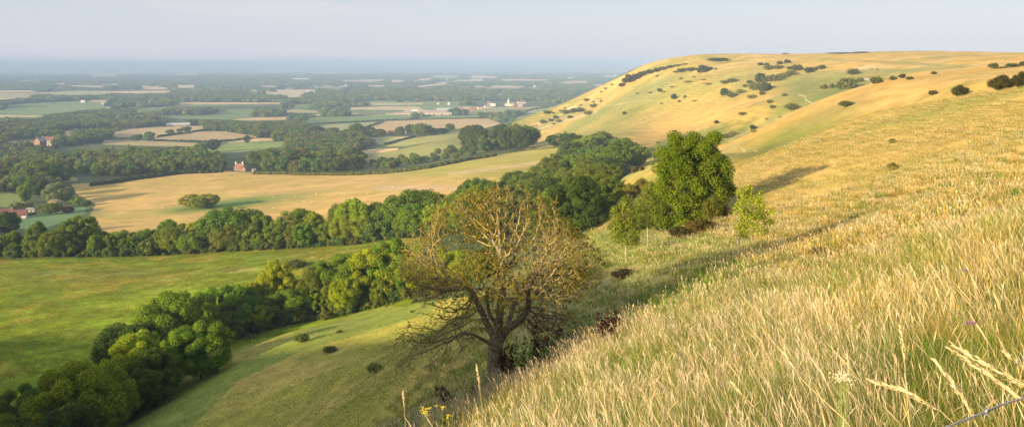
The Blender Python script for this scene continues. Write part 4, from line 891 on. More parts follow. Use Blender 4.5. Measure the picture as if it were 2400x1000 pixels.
# dark dock and thistle behind the grassy knoll
def spiky(name, seed, n, H, W, mat, stems=14):
    rng = np.random.default_rng(seed); m = MB(); P = []
    for i in range(stems):
        a = rng.uniform(0, 6.28); r = W * .5 * rng.random()**.5; b = np.array([math.cos(a) * r * .5, math.sin(a) * r * .5, -.05]); t = np.array([math.cos(a) * r, math.sin(a) * r, H * rng.uniform(.6, 1)])
        m.tube([b, (b + t) / 2 + rng.normal(0, .02, 3), t], [.006, .005, .003], 4)
        for k in range(n): u = rng.uniform(.3, 1.02); P.append(b + (t - b) * u + rng.normal(0, .035, 3))
    st = m.mesh('stems', mat)
    V, Q, v = leaves(P, np.full(len(P), .03), len(P) * 3, .028, rng, .9)
    return st, V, Q, v
def spikyplant(x, y, w, h, col, label, d, name, seed, stemc=(.12,.08,.04), p=None):
    p = p or locate(x, y, d * .6, d * 1.6); W = w * p[1] / F; H = h * p[1] / F
    e = empty(name, (p[0], p[1], p[2])); st, V, Q, v = spiky(name, seed, 26, H, W, simple_mat(name + '_stem', stemc))
    COL.objects.link(bpy.data.objects.new('stem', st)); bpy.context.scene.collection.objects[-1].parent = e
    o = link(bpy.data.objects.new('foliage', np_mesh('foliage', V, Q, [LEAF], {'v': v})), e); o.color = tuple(col) + (1,)
    tag(e, label, 'plant'); return e
kn = lambda x, d: ((x - CXP) / F * d, d, gz((x - CXP) / F * d, d))
spikyplant(0,0,90,130,(.045,.022,.022),'dark reddish brown elder bush behind the grassy knoll',22,'shrub',61,p=kn(1285,21))
spikyplant(0,0,60,90,(.050,.022,.020),'small dark red brown seed spikes standing above the knoll edge',20,'dock_plant',62,p=kn(1423,19.5))
spikyplant(0,0,44,84,(.060,.030,.022),'dark dock plant just right of the hawthorn trunk',23,'dock_plant',63,p=kn(1192,22.5))
spikyplant(0,0,110,95,(.045,.09,.020),'green nettle clump between hawthorn trunk and knoll',21.5,'nettle_clump',64,p=kn(1235,21.5))
spikyplant(0,0,100,70,(.060,.095,.045),'grey green thistle clump at the right below the hawthorn',20,'thistle_clump',65,p=kn(1310,20))
spikyplant(0,0,150,46,(.10,.075,.055),'low brown dead bramble at the left foot of the hawthorn',22,'bramble',66,p=kn(1085,22.5))

# ------------------------------------------------------------------ the hawthorn
def colonize(att, nodes, parents, step, infl, kill, iters, rng, jitter=.35, grav=0.0, maxn=9000):
    N = [np.array(n, float) for n in nodes]; Pn = list(parents); att = np.asarray(att, float)
    A = np.array(N); d = np.linalg.norm(att[:,None] - A[None], axis=2); near = d.argmin(1); nd_ = d.min(1)
    for it in range(iters):
        act = nd_ < infl
        if not act.any(): infl *= 1.3; continue
        u = np.unique(near[act]); new = []; npn = []
        A = np.array(N)
        for k in u:
            s = act & (near == k); v = att[s] - A[k]; v /= np.linalg.norm(v, axis=1)[:,None] + 1e-9; g = v.mean(0)
            g = g / (np.linalg.norm(g) + 1e-9) + rng.normal(0, jitter, 3); g[2] += grav; g /= np.linalg.norm(g) + 1e-9
            new.append(A[k] + g * step); npn.append(int(k))
        o = len(N); N += new; Pn += npn
        dn = np.linalg.norm(att[:,None] - np.array(new)[None], axis=2); j = dn.argmin(1); m = dn[np.arange(len(att)), j]
        b = m < nd_; near[b] = j[b] + o; nd_[b] = m[b]
        keep = nd_ > kill; att, near, nd_ = att[keep], near[keep], nd_[keep]
        if len(att) == 0 or len(N) > maxn: break
    return np.array(N), Pn
def radii(N, P, tip, ex):
    n = len(N); acc = np.zeros(n); ch = np.zeros(n, int)
    for i in range(n):
        if P[i] >= 0: ch[P[i]] += 1
    for i in range(n - 1, -1, -1):
        r = tip if acc[i] == 0 else acc[i]**(1 / ex)
        if P[i] >= 0: acc[P[i]] += r**ex
        acc[i] = r
    return acc
def skeleton_mesh(name, N, P, Rr, mat, sides=lambda r: 8 if r > .05 else 5 if r > .014 else 3, vfun=None):
    """chains of tubes following the thickest child"""
    n = len(N); kids = [[] for _ in range(n)]
    for i, p in enumerate(P):
        if p >= 0: kids[p].append(i)
    V = []; Fq = []; Ft = []; vv = []; cnt = 0
    starts = [(i, -1) for i in range(n) if P[i] < 0]
    while starts:
        i, par = starts.pop(); ch = ([par] if par >= 0 else []) + [i]
        while kids[ch[-1]]:
            ks = sorted(kids[ch[-1]], key=lambda k: -Rr[k])
            for k in ks[1:]: starts.append((k, ch[-1]))
            ch.append(ks[0])
        if len(ch) < 2: continue
        pts = N[ch]; rd = Rr[ch].copy()
        if par >= 0: rd[0] = rd[1]
        s = sides(rd.max()); up = np.array([.3, .2, 1.]); m = len(ch); ring = []
        for a in range(m):
            t = pts[min(a+1, m-1)] - pts[max(a-1, 0)]; t /= np.linalg.norm(t) + 1e-9
            x = np.cross(t, up); x /= np.linalg.norm(x) + 1e-9; y = np.cross(t, x); up = -y if np.dot(-y, up) > 0 else y
            for k in range(s):
                w_ = 2 * math.pi * k / s; V.append(pts[a] + rd[a] * (x * math.cos(w_) + y * math.sin(w_))); vv.append(0 if vfun is None else vfun(pts[a], rd[a]))
        for a in range(m - 1):
            for k in range(s): Fq.append((cnt + a*s + k, cnt + a*s + (k+1) % s, cnt + (a+1)*s + (k+1) % s, cnt + (a+1)*s + k))
        cnt += m * s
    return np_mesh(name, np.array(V), np.array(Fq), [mat], {'v': np.array(vv)}, smooth=True)
rng = np.random.default_rng(31)
hp = kn(1158, 24.0); ZS = (905 - 147) / F * 24 + hp[2]     # ground error compensation
hb = empty('hawthorn_tree', (hp[0], hp[1], hp[2] - .05))
s0 = [((0,0,-.25),-1),((0,0,.0),0),((-.01,.02,.35),1),((0,.02,.75),2),((.02,.0,1.1),3),((.03,.0,1.35),4),   # 0-5 trunk
      ((-.12,.05,1.6),5),((-.28,.05,1.95),6),((-.42,0,2.3),7),((-.58,-.05,2.6),8),((-.75,-.1,2.95),9),       # 6-10 left stem
      ((.12,-.05,1.7),5),((.16,-.08,2.05),11),((.2,-.05,2.45),12),((.26,0,2.85),13),((.2,.1,3.3),14),        # 11-15 centre
      ((.35,.1,1.6),4),((.75,.15,1.85),16),((.95,.1,2.2),17),((1.0,.05,2.6),18),((1.05,0,3.0),19),           # 16-20 right limb
      ((-.12,-.15,2.1),11),((-.2,-.25,2.5),21),((-.18,-.3,2.9),22),((-.25,-.2,3.4),23),                      # 21-24 front stem
      ((.5,.5,2.0),16),((.7,.8,2.5),25),((-.35,.4,2.1),6),((-.6,.8,2.5),27),((.55,-.1,2.5),13),((.95,-.2,2.85),29),
      ((-.22,-.15,1.35),4),((-.5,-.3,1.55),31),((.25,.2,1.2),4)]
nodes = [a for a, b in s0]; par = [b for a, b in s0]
att = []
while len(att) < 7800:
    p = rng.uniform(-1, 1, 3)
    if np.linalg.norm(p) > 1: continue
    q = np.linalg.norm(p)
    if rng.random() > .25 + .75 * q**2: continue
    a = np.array([p[0] * 2.95 + .15, p[1] * 2.6, 3.45 + p[2] * (2.2 if p[2] > 0 else 1.9)])
    if a[2] > 4.9 and rng.random() < .3: continue
    if a[2] < 2.7 and rng.random() < .72: continue
    if a[2] < 2.5 and abs(a[0]) < .9 and rng.random() < .8: continue
    if fbm(np.array([a[0] * .95 + 9]), np.array([a[2] * .95 + a[1] * .8]), 5, 2)[0] < .37: continue
    if q > .74 + .46 * fbm(np.array([math.atan2(p[2], p[0]) * 1.6 + 20]), np.array([p[1] * 1.5]), 15, 2)[0]: continue
    att.append(a)
for _ in range(330):   # low drooping branches on the left and right
    t = rng.random(); att.append(np.array([-.5 - 2.1 * t + rng.normal(0, .15), rng.uniform(-1.6, 1.6), 1.75 - 1.15 * t * rng.random() + rng.normal(0, .22)]))
for _ in range(330):
    t = rng.random(); att.append(np.array([.6 + 2.1 * t, rng.uniform(-1.5, 1.5), 2.2 - .75 * t + rng.normal(0, .22)]))
N, Pp = colonize(att, nodes, par, .085, .7, .125, 160, rng, jitter=.22, maxn=15000)
# crooked side twigs
N = list(N); n0 = len(N)
for i in range(n0):
    if i > len(nodes) and rng.random() < .5:
        k = i; d = N[i] - N[Pp[i]]; d /= np.linalg.norm(d) + 1e-9; d = d * .7 + rng.normal(0, .65, 3); d /= np.linalg.norm(d)
        for s in range(rng.integers(1, 4)):
            d = d + rng.normal(0, .25, 3); d /= np.linalg.norm(d); N.append(N[k] + d * .095); Pp.append(k); k = len(N) - 1
N = np.array(N); Rr = radii(N, Pp, .0042, 2.35)
print('hawthorn nodes', len(N), 'trunk r', Rr[1])
Rr = Rr * (.20 / Rr[1])**(np.clip(Rr / Rr[1], 0, 1)**1.0)
Rr[1] *= 1.15; Rr[0] *= 1.5
HBARK = bark_mat('hawthorn_bark', (.27,.23,.14), (.09,.072,.048), (.62,.45,.10), scale=14)  # third colour: lichen gold with low sunlight painted in, stronger higher up
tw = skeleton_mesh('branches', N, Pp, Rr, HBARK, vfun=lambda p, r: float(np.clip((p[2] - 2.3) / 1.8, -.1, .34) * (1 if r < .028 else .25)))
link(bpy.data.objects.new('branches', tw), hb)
# a second fused stem of the trunk, as the photo's base is twin stemmed
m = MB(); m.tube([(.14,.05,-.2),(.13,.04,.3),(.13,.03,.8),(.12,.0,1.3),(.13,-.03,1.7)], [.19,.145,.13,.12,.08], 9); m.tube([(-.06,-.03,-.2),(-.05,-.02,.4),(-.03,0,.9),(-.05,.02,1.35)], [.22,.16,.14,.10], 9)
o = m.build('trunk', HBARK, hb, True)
fine = [i for i in range(len(N)) if Rr[i] < .012 and N[i][2] > 1.2]
w_ = np.array([.25 + 1.6 * max(0, min(1, (N[i][2] - 2.4) / 1.6)) * (1.0 if N[i][0] > -.9 else .45) * float(fbm(np.array([N[i][0] * 1.3]), np.array([N[i][2] * 1.3 + N[i][1]]), 8, 2)[0] > .46) for i in fine]); w_ /= w_.sum()
pick = rng.choice(len(fine), 7200, p=w_)
V, Q, v = leaves(N[[fine[i] for i in pick]], np.full(7200, .05), 34000, .020, rng, .9, aspect=.75)
o = link(bpy.data.objects.new('foliage', np_mesh('foliage', V, Q, [LEAF], {'v': v})), hb); o.color = (.24,.215,.03,1)
tag(hb, 'gnarled, half bare hawthorn with lichened, sunlit golden twigs standing below the grassy knoll', 'tree')

# ------------------------------------------------------------------ the big tree and the saplings on the slope
def leafy_tree(name, px, py, d0, d1, H, blobs, nleaf, lsize, col, trunk, label, seed, leafd=1.0, corek=0, fill=.45, trunkc=None, depthk=1.0):
    """blobs: (x, z, r) in photo pixels relative to the base, spread in depth; branches grow into them"""
    p = locate(px, py, d0, d1) if d0 else kn(px, d1); k = p[1] / F; rng = np.random.default_rng(seed); e = empty(name, p)
    cs, rs = [], []
    for (bx, bz, br) in blobs:
        wdt = max(abs(b[0]) + b[2] for b in blobs) * k
        r_ = br * k; lim = math.sqrt(max(0, wdt**2 - (bx * k)**2)) * .75 * depthk
        for q in range(2 if corek else 1):
            yy = rng.uniform(-1, 1) * max(lim - r_, 0) if q else rng.uniform(-1, .2) * max(lim - r_, 0)
            cs.append((bx * k, yy, bz * k)); rs.append(r_)
    cs = np.array(cs); rs = np.array(rs)
    V, Q, v = leaves(cs, rs, nleaf, lsize, rng, fill, squash=.9, droop=.4)
    if corek:
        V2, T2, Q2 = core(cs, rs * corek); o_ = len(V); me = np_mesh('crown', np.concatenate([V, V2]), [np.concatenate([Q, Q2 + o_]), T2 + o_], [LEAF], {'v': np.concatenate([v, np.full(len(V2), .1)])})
    else: me = np_mesh('crown', V, Q, [LEAF], {'v': v})
    o = link(bpy.data.objects.new('crown', me), e); o.color = tuple(col) + (1,)
    tr, th_ = trunk; nn = [(0,0,-.1)]; pp = [-1]
    for j in range(1, 9): nn.append((rng.normal(0, .01) * j * H * .05, rng.normal(0, .01) * j * H * .05, H * th_ * j / 8)); pp.append(j - 1)
    at_ = np.concatenate([c + rng.normal(0, .45, (22, 3)) * r for c, r in zip(cs, rs)])
    NN, PP = colonize(at_, nn, pp, H * .03, H * .35, H * .035, 60, rng, .2, maxn=1600)
    RR_ = radii(NN, PP, tr * .10, 2.2); RR_ = RR_ * (tr / RR_[1])**np.clip(RR_ / RR_[1], 0, 1)
    me = skeleton_mesh('branches', NN, PP, RR_, trunkc or BARK); link(bpy.data.objects.new('trunk', me), e)
    tag(e, label, 'tree'); return e
rg = random.Random(5); bl = []
prof = [(0,74),(30,84),(60,90),(90,92),(120,90),(150,84),(175,74),(195,60),(210,44)]
for z in range(14, 216, 15):
    hw = float(np.interp(z, [a for a, b in prof], [b for a, b in prof])) * (1 + .10 * math.sin(z))
    n = max(2, int(hw / 13))
    for i in range(n):
        x = -hw + (2 * hw) * (i + rg.uniform(.15, .85)) / n; x += -8 if z < 60 else 4
        if z < 45 and x > 35: continue
        bl.append((x * .9, z + rg.uniform(-7, 7), rg.uniform(13, 21)))
leafy_tree('ash_tree', 1622, 532, 40, 85, 7.0, bl, 76000, .060, (.145,.210,.015), (.24, .4), 'big dense leafy tree standing alone on the sunny slope', 71, corek=.62, fill=.25)
PALEB = bark_mat('pale_bark', (.42,.36,.26), (.25,.20,.14), scale=20)
sap = [(15,150,26),(-2,128,24),(38,140,20),(18,108,25),(48,112,20),(62,92,15),(4,84,22),(30,80,18),(70,118,10),(8,60,16),(25,168,12),(-5,168,8),(76,92,8),(55,70,10),(44,160,8)]
leafy_tree('sapling', 1732, 610, 20, 45, 2.6, sap, 3400, .037, (.30,.36,.03), (.028, .62), 'bright yellow green sapling on a pale bare stem in the sun', 72, fill=.8, trunkc=PALEB)
sap2 = [(-2,135,20),(14,120,18),(-20,112,20),(10,96,22),(-14,84,24),(18,74,20),(-22,60,18),(4,55,20),(24,52,12),(-30,88,10),(0,152,12),(-28,130,8)]
leafy_tree('sapling', 1467, 615, 25, 60, 3.1, sap2, 4800, .045, (.19,.235,.035), (.035, .6), 'green sapling with pale stem, leftmost of the saplings on the slope', 73, fill=.8, trunkc=PALEB)
sap3 = [(-2,128,16),(12,112,18),(-16,104,18),(14,92,18),(-6,84,20),(20,66,16),(-18,60,16),(0,56,14),(-24,84,9),(26,84,9),(4,142,9)]
leafy_tree('sapling', 1518, 577, 30, 70, 3.4, sap3, 3600, .048, (.17,.215,.035), (.035, .6), 'thin green sapling between the leftmost sapling and the big tree', 74, fill=.8, trunkc=PALEB)
# ------------------------------------------------------------------ grass
def grass_mat():
    m, nt, ns, ls = nmat('grass_blades')
    o = nd(ns, 'ShaderNodeOutputMaterial'); oi = nd(ns, 'ShaderNodeObjectInfo'); at = nd(ns, 'ShaderNodeAttribute', attribute_name='gc')
    f = maprange(ns, ls, oi.outputs['Random'], 0, 1, .82, 1.2); c = nd(ns, 'ShaderNodeVectorMath', operation='SCALE'); ls.new(at.outputs['Color'], c.inputs[0]); ls.new(f, c.inputs['Scale'])
    d = nd(ns, 'ShaderNodeBsdfDiffuse'); t = nd(ns, 'ShaderNodeBsdfTranslucent'); mx = nd(ns, 'ShaderNodeMixShader'); mx.inputs[0].default_value = .38
    for s in (d, t): ls.new(c.outputs[0], s.inputs[0])
    ls.new(d.outputs[0], mx.inputs[1]); ls.new(t.outputs[0], mx.inputs[2]); ls.new(mx.outputs[0], o.inputs[0]); return m
GRASS = grass_mat()
def tuft(name, seed, n, rad, hmin, hmax, wid, cb, cm, ct, heads=.25, headw=2.6, lean=(-.18, .0), curve=.28, headlen=.2, hc=None):
    """green under-blades, and taller straw stems that carry the seed heads"""
    rng = np.random.default_rng(seed); V = []; Fc = []; C_ = []; k = 0; cb, cm, ct = map(np.array, (cb, cm, ct)); hc = np.array(hc if hc is not None else ct)
    for i in range(n):
        head = rng.random() < heads
        a = rng.uniform(0, 6.283); r = rad * rng.random()**.5; b = np.array([r * math.cos(a), r * math.sin(a), -.03]); h = rng.uniform(.55, 1.0) * hmax if head else rng.uniform(hmin, .62 * hmax)
        az = rng.uniform(0, 6.283); sp = .16 if head else .30
        dx = np.array([math.cos(az) * sp + lean[0], math.sin(az) * sp + lean[1], 0]) * h * rng.uniform(.3, 1.5)
        side = rng.normal(size=3); side[2] *= .2; side /= np.linalg.norm(side); w = wid * rng.uniform(.6, 1.3); g = rng.normal(0, .14); hl = headlen * rng.uniform(.6, 1.3)
        ts = [0, .35, .7, 1] if not head else [0, .45, 1 - hl, 1 - hl * .55, 1]
        hw = headw * rng.choice([.6, 1.0, 1.5])
        ws = [1, .9, .65, .08] if not head else [.45, .38, .38, hw * .5, .12]
        dr = rng.uniform(.3, 1) * curve * h * (.6 if head else 1.2)
        for t, q in zip(ts, ws):
            p = b + dx * t + np.array([dx[0], dx[1], 0]) * t * t * .8 + np.array([0, 0, h * t - dr * t**3 * .5])
            V += [p - side * w * q, p + side * w * q]
            if head: c = (cm * .5 + ct * .5) * (1 - t) + ct * t if t < .99 - hl else hc
            else: c = cb * (1 - t) + cm * t
            c = np.clip(c * (1 + g), 0, 1); C_ += [c, c]
        m = len(ts)
        for j in range(m - 1): Fc.append((k + 2*j, k + 2*j + 1, k + 2*j + 3, k + 2*j + 2))
        k += 2 * m
    me = np_mesh(name, np.array(V), np.array(Fc), [GRASS], {'gc': np.array(C_)})
    return bpy.data.objects.new(name, me)
def kinds(pref, n, rad, h0, h1, wid, seed, hk=1.0, hw=2.6):
    G = [ # blade foot, blade tip, stem colours, share of seed stems, head colour
     ((.08,.15,.022),(.24,.32,.05),(.42,.36,.11),.12,(.66,.52,.29)),      # 0 green with straw stems
     ((.11,.15,.03),(.34,.33,.09),(.50,.40,.16),.20,(.72,.56,.34)),      # 1 straw
     ((.11,.14,.035),(.31,.30,.10),(.50,.41,.22),.30,(.70,.57,.40)),     # 2 pinkish pale heads
     ((.06,.14,.018),(.18,.30,.03),(.38,.36,.08),.06,(.58,.46,.24)),      # 3 lush green
     ((.16,.15,.025),(.54,.38,.09),(.66,.45,.13),.22,(.76,.53,.22)),      # 4 golden
    ]
    return [tuft(f'{pref}_tuft', seed + i, n, rad, h0 * (.8 if i == 3 else 1), h1 * (.75 if i == 3 else 1), wid, g[0], g[1], g[2], g[3] * hk, hw, hc=g[4]) for i, g in enumerate(G)]
def sow(name, r0, r1, dens, protos, weights, sfun, seed, label, zoff=-.02, extra=None):
    rng = np.random.default_rng(seed); A = R(34.5); n = int(A * (r1**2 - r0**2) * dens)
    r = np.sqrt(rng.uniform(r0**2, r1**2, n)); t = rng.uniform(-A, A, n); X = r * np.sin(t); Y = r * np.cos(t); Z_ = height(X, Y); px, py = pxy(X, Y, Z_)
    ok = (py < 1420) & ~(poly_mask(px, py, VALLEY) & (r > 108))
    if extra is not None: ok &= extra(px, py, r, rng)
    X, Y, Z_, r, px, py = X[ok], Y[ok], Z_[ok], r[ok], px[ok], py[ok]
    W = weights(X, Y, px, py); W = W / W.sum(1, keepdims=True); u = rng.random(len(X))[:,None]; idx = np.minimum((np.cumsum(W, 1) < u).sum(1), len(protos) - 1)
    print(name, len(X))
    return scatter(name, np.stack([X, Y, Z_ + zoff], 1), sfun(rng, len(X), X, Y), rng.uniform(-2.2, 2.2, len(X)), idx, protos, label)
def wts(X, Y, px, py):
    a = fbm(X / 2.2, Y / 2.2, 301, 3); b = fbm(X / 5., Y / 5., 302, 3); up = sm(px - 1500 - (py - 500) * .9, -100, 350)
    g = np.clip((a - .42) * 6, .1, 2); s = np.clip((b - .38) * 6, .15, 2)
    return np.stack([1.1 + g, .55 + .8 * s, .7 + 1.2 * s * (1 - up), .9 + 1.9 * np.clip((a - .43) * 8, 0, 2) , .12 + 1.2 * up * s + .12 * g], 1)
def wmid(X, Y, px, py):
    a = fbm(X / 7., Y / 7., 311, 3); left = sm(1700 - px + np.clip(py - 520, 0, 260) * .7, -90, 120) * sm(py, 500, 560); sun = 1 - left  # sun and shade put into the tuft colours: golden right, greener left
    gr = np.clip((a - .45) * 7, 0, 2)
    return np.stack([.45 + gr * (.3 + .7 * left) + 1.3 * left, .6 + 1.2 * sun, .5 + left * .3 + 1.2 * sun, .1 + 1.2 * gr * left + .2 * gr + .5 * left, .1 + 2.2 * sun], 1)
def clearpx(px, py, r, rng):     # the turf is shorter and patchier away from the knoll
    return rng.random(len(px)) < .9
sow('tall_grass', 2.3, 8, 36, kinds('tall_grass', 72, .26, .14, .66, .0017, 600, hw=2.7), wts, lambda g, n, X, Y: g.uniform(.75, 1.2, n), 1, 'tall seeding grass in the foreground, straw over green')
sow('knoll_grass', 8, 21, 18, kinds('knoll_grass', 72, .34, .14, .58, .0028, 620, hw=2.3), wts, lambda g, n, X, Y: g.uniform(.7, 1.1, n), 2, 'long pale grass over the brow of the knoll')
sow('slope_grass', 21, 60, 3.6, kinds('slope_grass', 80, .55, .12, .44, .009, 640), wmid, lambda g, n, X, Y: g.uniform(.7, 1.15, n) * (.75 + .6 * (fbm(X / 4., Y / 4., 77, 2) - .3)), 3, 'rough dry grass on the slope', extra=clearpx)
sow('hill_grass', 60, 165, 2.0, kinds('hill_grass', 80, 1.4, .07, .20, .016, 660), wmid, lambda g, n, X, Y: g.uniform(.6, 1.1, n), 4, 'short dry turf on the down', zoff=-.04, extra=lambda px, py, r, rng: rng.random(len(px)) < np.clip((165 - r) / 60, 0, 1))

LG = [tuft('meadow_tuft', 700 + i, 70, 1.5, .10, .42, .035, *c, .12, 2.2, hc=h) for i, (c, h) in enumerate([(((.12,.17,.008),(.26,.32,.012),(.42,.38,.05)),(.5,.42,.1)), (((.08,.14,.008),(.17,.24,.012),(.32,.31,.04)),(.4,.37,.08)), (((.20,.20,.02),(.46,.40,.05),(.58,.47,.10)),(.64,.5,.15))])]
def sow_meadow():
    rng = np.random.default_rng(9); poly = [pl for nm, pl, c in NEARF if nm == 'meadow'][0]; X = rng.uniform(-200, 10, 30000); Y = rng.uniform(115, 290, 30000); Z_ = height(X, Y); px, py = pxy(X, Y, Z_)
    ok = poly_mask(px, py, poly) & (px > -150) & (fbm(X / 9, Y / 7, 93, 3) > .40); X, Y, Z_ = X[ok], Y[ok], Z_[ok]; g = fbm(X / 11, Y / 8, 91, 3); idx = np.where((g > .60) & (rng.random(len(X)) < .8), 2, rng.integers(0, 2, len(X)))
    print('meadow', len(X)); scatter('meadow_tufts', np.stack([X, Y, Z_ - .05], 1), rng.uniform(.6, 1.2, len(X)), rng.uniform(0, 6.28, len(X)), idx, LG, 'yellow green tussocks in the bright meadow')
sow_meadow()
# ------------------------------------------------------------------ hedges: one clipped strip each
def hedge(pts, label, hgt=2.2, wd=2.6, d0=300, d1=4000, col=(.075,.10,.03)):
    P = worldline(pts, d0, d1); Q = resample(P, 3.0)
    if len(Q) < 2: return
    rng = np.random.default_rng(len(label) + int(pts[0][0])); Qx = np.array([q[0] for q in Q]); Qy = np.array([q[1] for q in Q]); z = height(Qx, Qy)
    cs = np.stack([Qx + rng.normal(0, .5, len(Q)), Qy + rng.normal(0, .5, len(Q)), z + hgt * .45], 1); rs = rng.uniform(.75, 1.2, len(Q)) * wd * .62
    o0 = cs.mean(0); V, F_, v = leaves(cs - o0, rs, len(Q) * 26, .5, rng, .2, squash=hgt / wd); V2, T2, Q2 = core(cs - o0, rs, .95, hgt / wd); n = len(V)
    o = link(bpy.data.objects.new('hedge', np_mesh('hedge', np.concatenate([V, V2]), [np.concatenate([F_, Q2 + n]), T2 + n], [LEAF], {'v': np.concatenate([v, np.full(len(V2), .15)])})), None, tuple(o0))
    o.color = tuple(col) + (1,); tag(o, label, 'hedge')
hedge(Z2((1000,690),(1190,618)), 'dark hedge slanting between the tan field and the pale stubble field')
hedge(Z2((560,640),(800,630),(1200,609),(1500,602),(1700,598),(2200,586)), 'long dark hedge along the top of the pale stubble field')
hedge(Z2((700,570),(1000,558),(1210,550)), 'thin hedge on the far side of the long green field', 1.8, 2.2)
hedge(Z2((1430,600),(1560,575),(1640,560)), 'short dark hedge slanting up to the long barns')
hedge(Z2((220,540),(400,546),(610,550)), 'thin hedge below the pale field left of the small wood', 1.8, 2.2)
hedge(Z2((380,603),(470,588),(560,578)), 'short dark hedge at the left tip of the long green field')
hedge(Z2((1215,836),(1350,800),(1480,768)), 'thick dark hedge below the smooth yellow hill field')
hedge(Z1((1480,764),(1700,735),(1900,706),(1935,690)), 'dark hedge between the two tan fields', 2.4, 3)
hedge(Z1((1450,800),(1700,806),(2060,806),(2380,780)), 'hedge along the bottom of the lower tan field', 2.0, 2.6)
hedge(Z3((355,612),(400,590),(450,560),(560,515),(640,500),(740,490)), 'dark winding roadside hedge under the nose of the down', 2.6, 4)
hedge(Z2((1860,705),(2000,695),(2070,690)), 'short hedge at the right end of the pale stubble field')
hedge([(214,436),(300,424),(420,408),(520,404)], 'dark shaded hedge along the back of the golden field', 3, 4, 400, 900)
hedge([(600,408),(700,410),(830,410),(930,404),(1010,394),(1110,374),(1160,366)], 'rough green hedge at the upper edge of the golden field', 2.5, 4, 400, 900, (.15,.16,.04))

# ------------------------------------------------------------------ buildings
RT = simple_mat('red_tile', (.25,.125,.095), .85, .25, 2.0); RM = simple_mat('maroon_tile', (.16,.065,.055), .85, .25, 2.0); RG = simple_mat('grey_slate', (.30,.27,.27), .7, .2, 2.0)
WW = simple_mat('white_render', (.66,.64,.60), .8, .06, 1.0); WB = simple_mat('red_brick', (.27,.15,.105), .9, .2, 3.0); WC = simple_mat('cream_wall', (.58,.52,.41), .85, .1, 1.0)
GL = simple_mat('dark_glass', (.03,.035,.04), .15, .1, 1.0); PK = simple_mat('faded_sheet_roof', (.42,.31,.27), .7, .18, .5); PG = simple_mat('pale_sheet_roof', (.50,.50,.52), .6, .12, .5); TIM = simple_mat('timber', (.30,.20,.12), .9, .2, 3)
DK = simple_mat('dark_timber', (.06,.05,.045), .9, .2, 3)
def house(px, py, d0, d1, L, W, H, roofh, wall, roof, label, rot=0, chim=1, wins=3, kind='gable', cm=WB, name='house', p=None, storeys=1):
    p = p or locate(px, py, d0, d1)
    if not p: print('no house', label); return
    e = empty(name, (p[0], p[1], p[2]), R(rot) - math.atan2(p[0], p[1])); m = MB(); m.box(-L/2, L/2, -W/2, W/2, -1.5, H)
    if kind == 'gable':
        g = MB(); m.add([(-L/2,-W/2,H),(-L/2,W/2,H),(-L/2,0,H+roofh-.1)], [(0,2,1)]); m.add([(L/2,-W/2,H),(L/2,W/2,H),(L/2,0,H+roofh-.1)], [(0,1,2)])
    m.build('wall', wall, e); r = MB(); ov = .35
    if kind == 'gable':
        t = .18
        for s in (-1, 1):
            a = [(-L/2-ov, s*(W/2+ov), H-ov*roofh/(W/2)), (L/2+ov, s*(W/2+ov), H-ov*roofh/(W/2)), (L/2+ov, 0, H+roofh), (-L/2-ov, 0, H+roofh)]
            b = [(x, y, z + t) for x, y, z in a]; r.add(a + b, [(0,1,2,3),(7,6,5,4),(0,4,5,1),(1,5,6,2),(2,6,7,3),(3,7,4,0)])
    else: r.hip(-L/2-ov, L/2+ov, -W/2-ov, W/2+ov, H + .02, H + roofh, .25)
    ro = r.build('roof', roof, e)
    for c in range(chim):
        q = MB(); cx_ = -L * .42 + c * L * .8 / max(chim - 1, 1) if chim > 1 else -L * .35; q.box(cx_-.45, cx_+.45, -.4, .4, H + roofh * .4, H + roofh + 1.5); q.box(cx_-.55, cx_+.55, -.5, .5, H + roofh + 1.5, H + roofh + 1.7); q.build('chimney', cm, ro)
    for st in range(storeys):
        for k in range(wins):
            x = -L / 2 + L * (k + .5) / wins; z0 = .9 + st * 2.6
            if z0 + 1.2 > H: continue
            q = MB(); q.box(x-.65, x+.65, -W/2-.06, -W/2+.05, z0, z0+1.25); wi = q.build('window', WW, e)
            q = MB()
            for s in (-1, 1): q.box(x + s*.3 - .24, x + s*.3 + .24, -W/2-.09, -W/2-.05, z0+.12, z0+1.13)
            q.build('pane', GL, wi)
    q = MB(); q.box(L*.18-.45, L*.18+.45, -W/2-.08, -W/2+.05, 0, 2.0); q.build('door', TIM, e)
    tag(e, label, 'house' if name != 'barn' else 'barn'); return e
house(42,511,300,700,8.5,4.5,2.0,2.4,WW,RM,'low white cottage with maroon roof and tall orange chimney at the left edge',-12,1,4)
house(8,508,300,700,7,4.5,2.0,2.4,WB,RM,'small maroon roofed wing left of the white cottage, cut by the picture edge',-8,1,2)
house(70,498,300,700,5,4,1.7,1.2,WC,RG,'low grey roofed garden room right of the white cottage',-10,0,3,'hip')
house(533,399,500,900,5,4,2.6,1.0,WB,RT,'small square brick outbuilding left of the red farmhouse',18,0,3,'hip')
house(561,400,500,900,7,5,2.8,2.9,WB,RT,'big red tiled farmhouse with white chimney behind the golden field',-22,2,4,'gable',WC,storeys=2)
house(573,401,500,900,4,4,2.2,2.2,WB,RT,'red gabled wing at the right of the big red farmhouse',60,1,2)
house(595,402,500,900,2.6,2.2,1.6,.7,WW,RG,'tiny white shed right of the red farmhouse',10,0,1)
house(48,347,600,1500,13,8,4.5,3.2,WW,RG,'white house with grey pink roof in the trees at the far left',10,1,4,storeys=2)
house(28,345,600,1500,12,8,3.5,4.0,WC,RG,'grey roofed house left of the white one in the trees',30,0,3)
house(70,343,600,1500,16,8,4.0,3.2,WW,RT,'long low house with pinkish roof between white house and brick mansion',6,1,4)
house(95,344,600,1500,10,9,7.5,3.6,WB,RG,'tall brick gabled house with orange sunlit end among the trees',40,2,2,storeys=2)
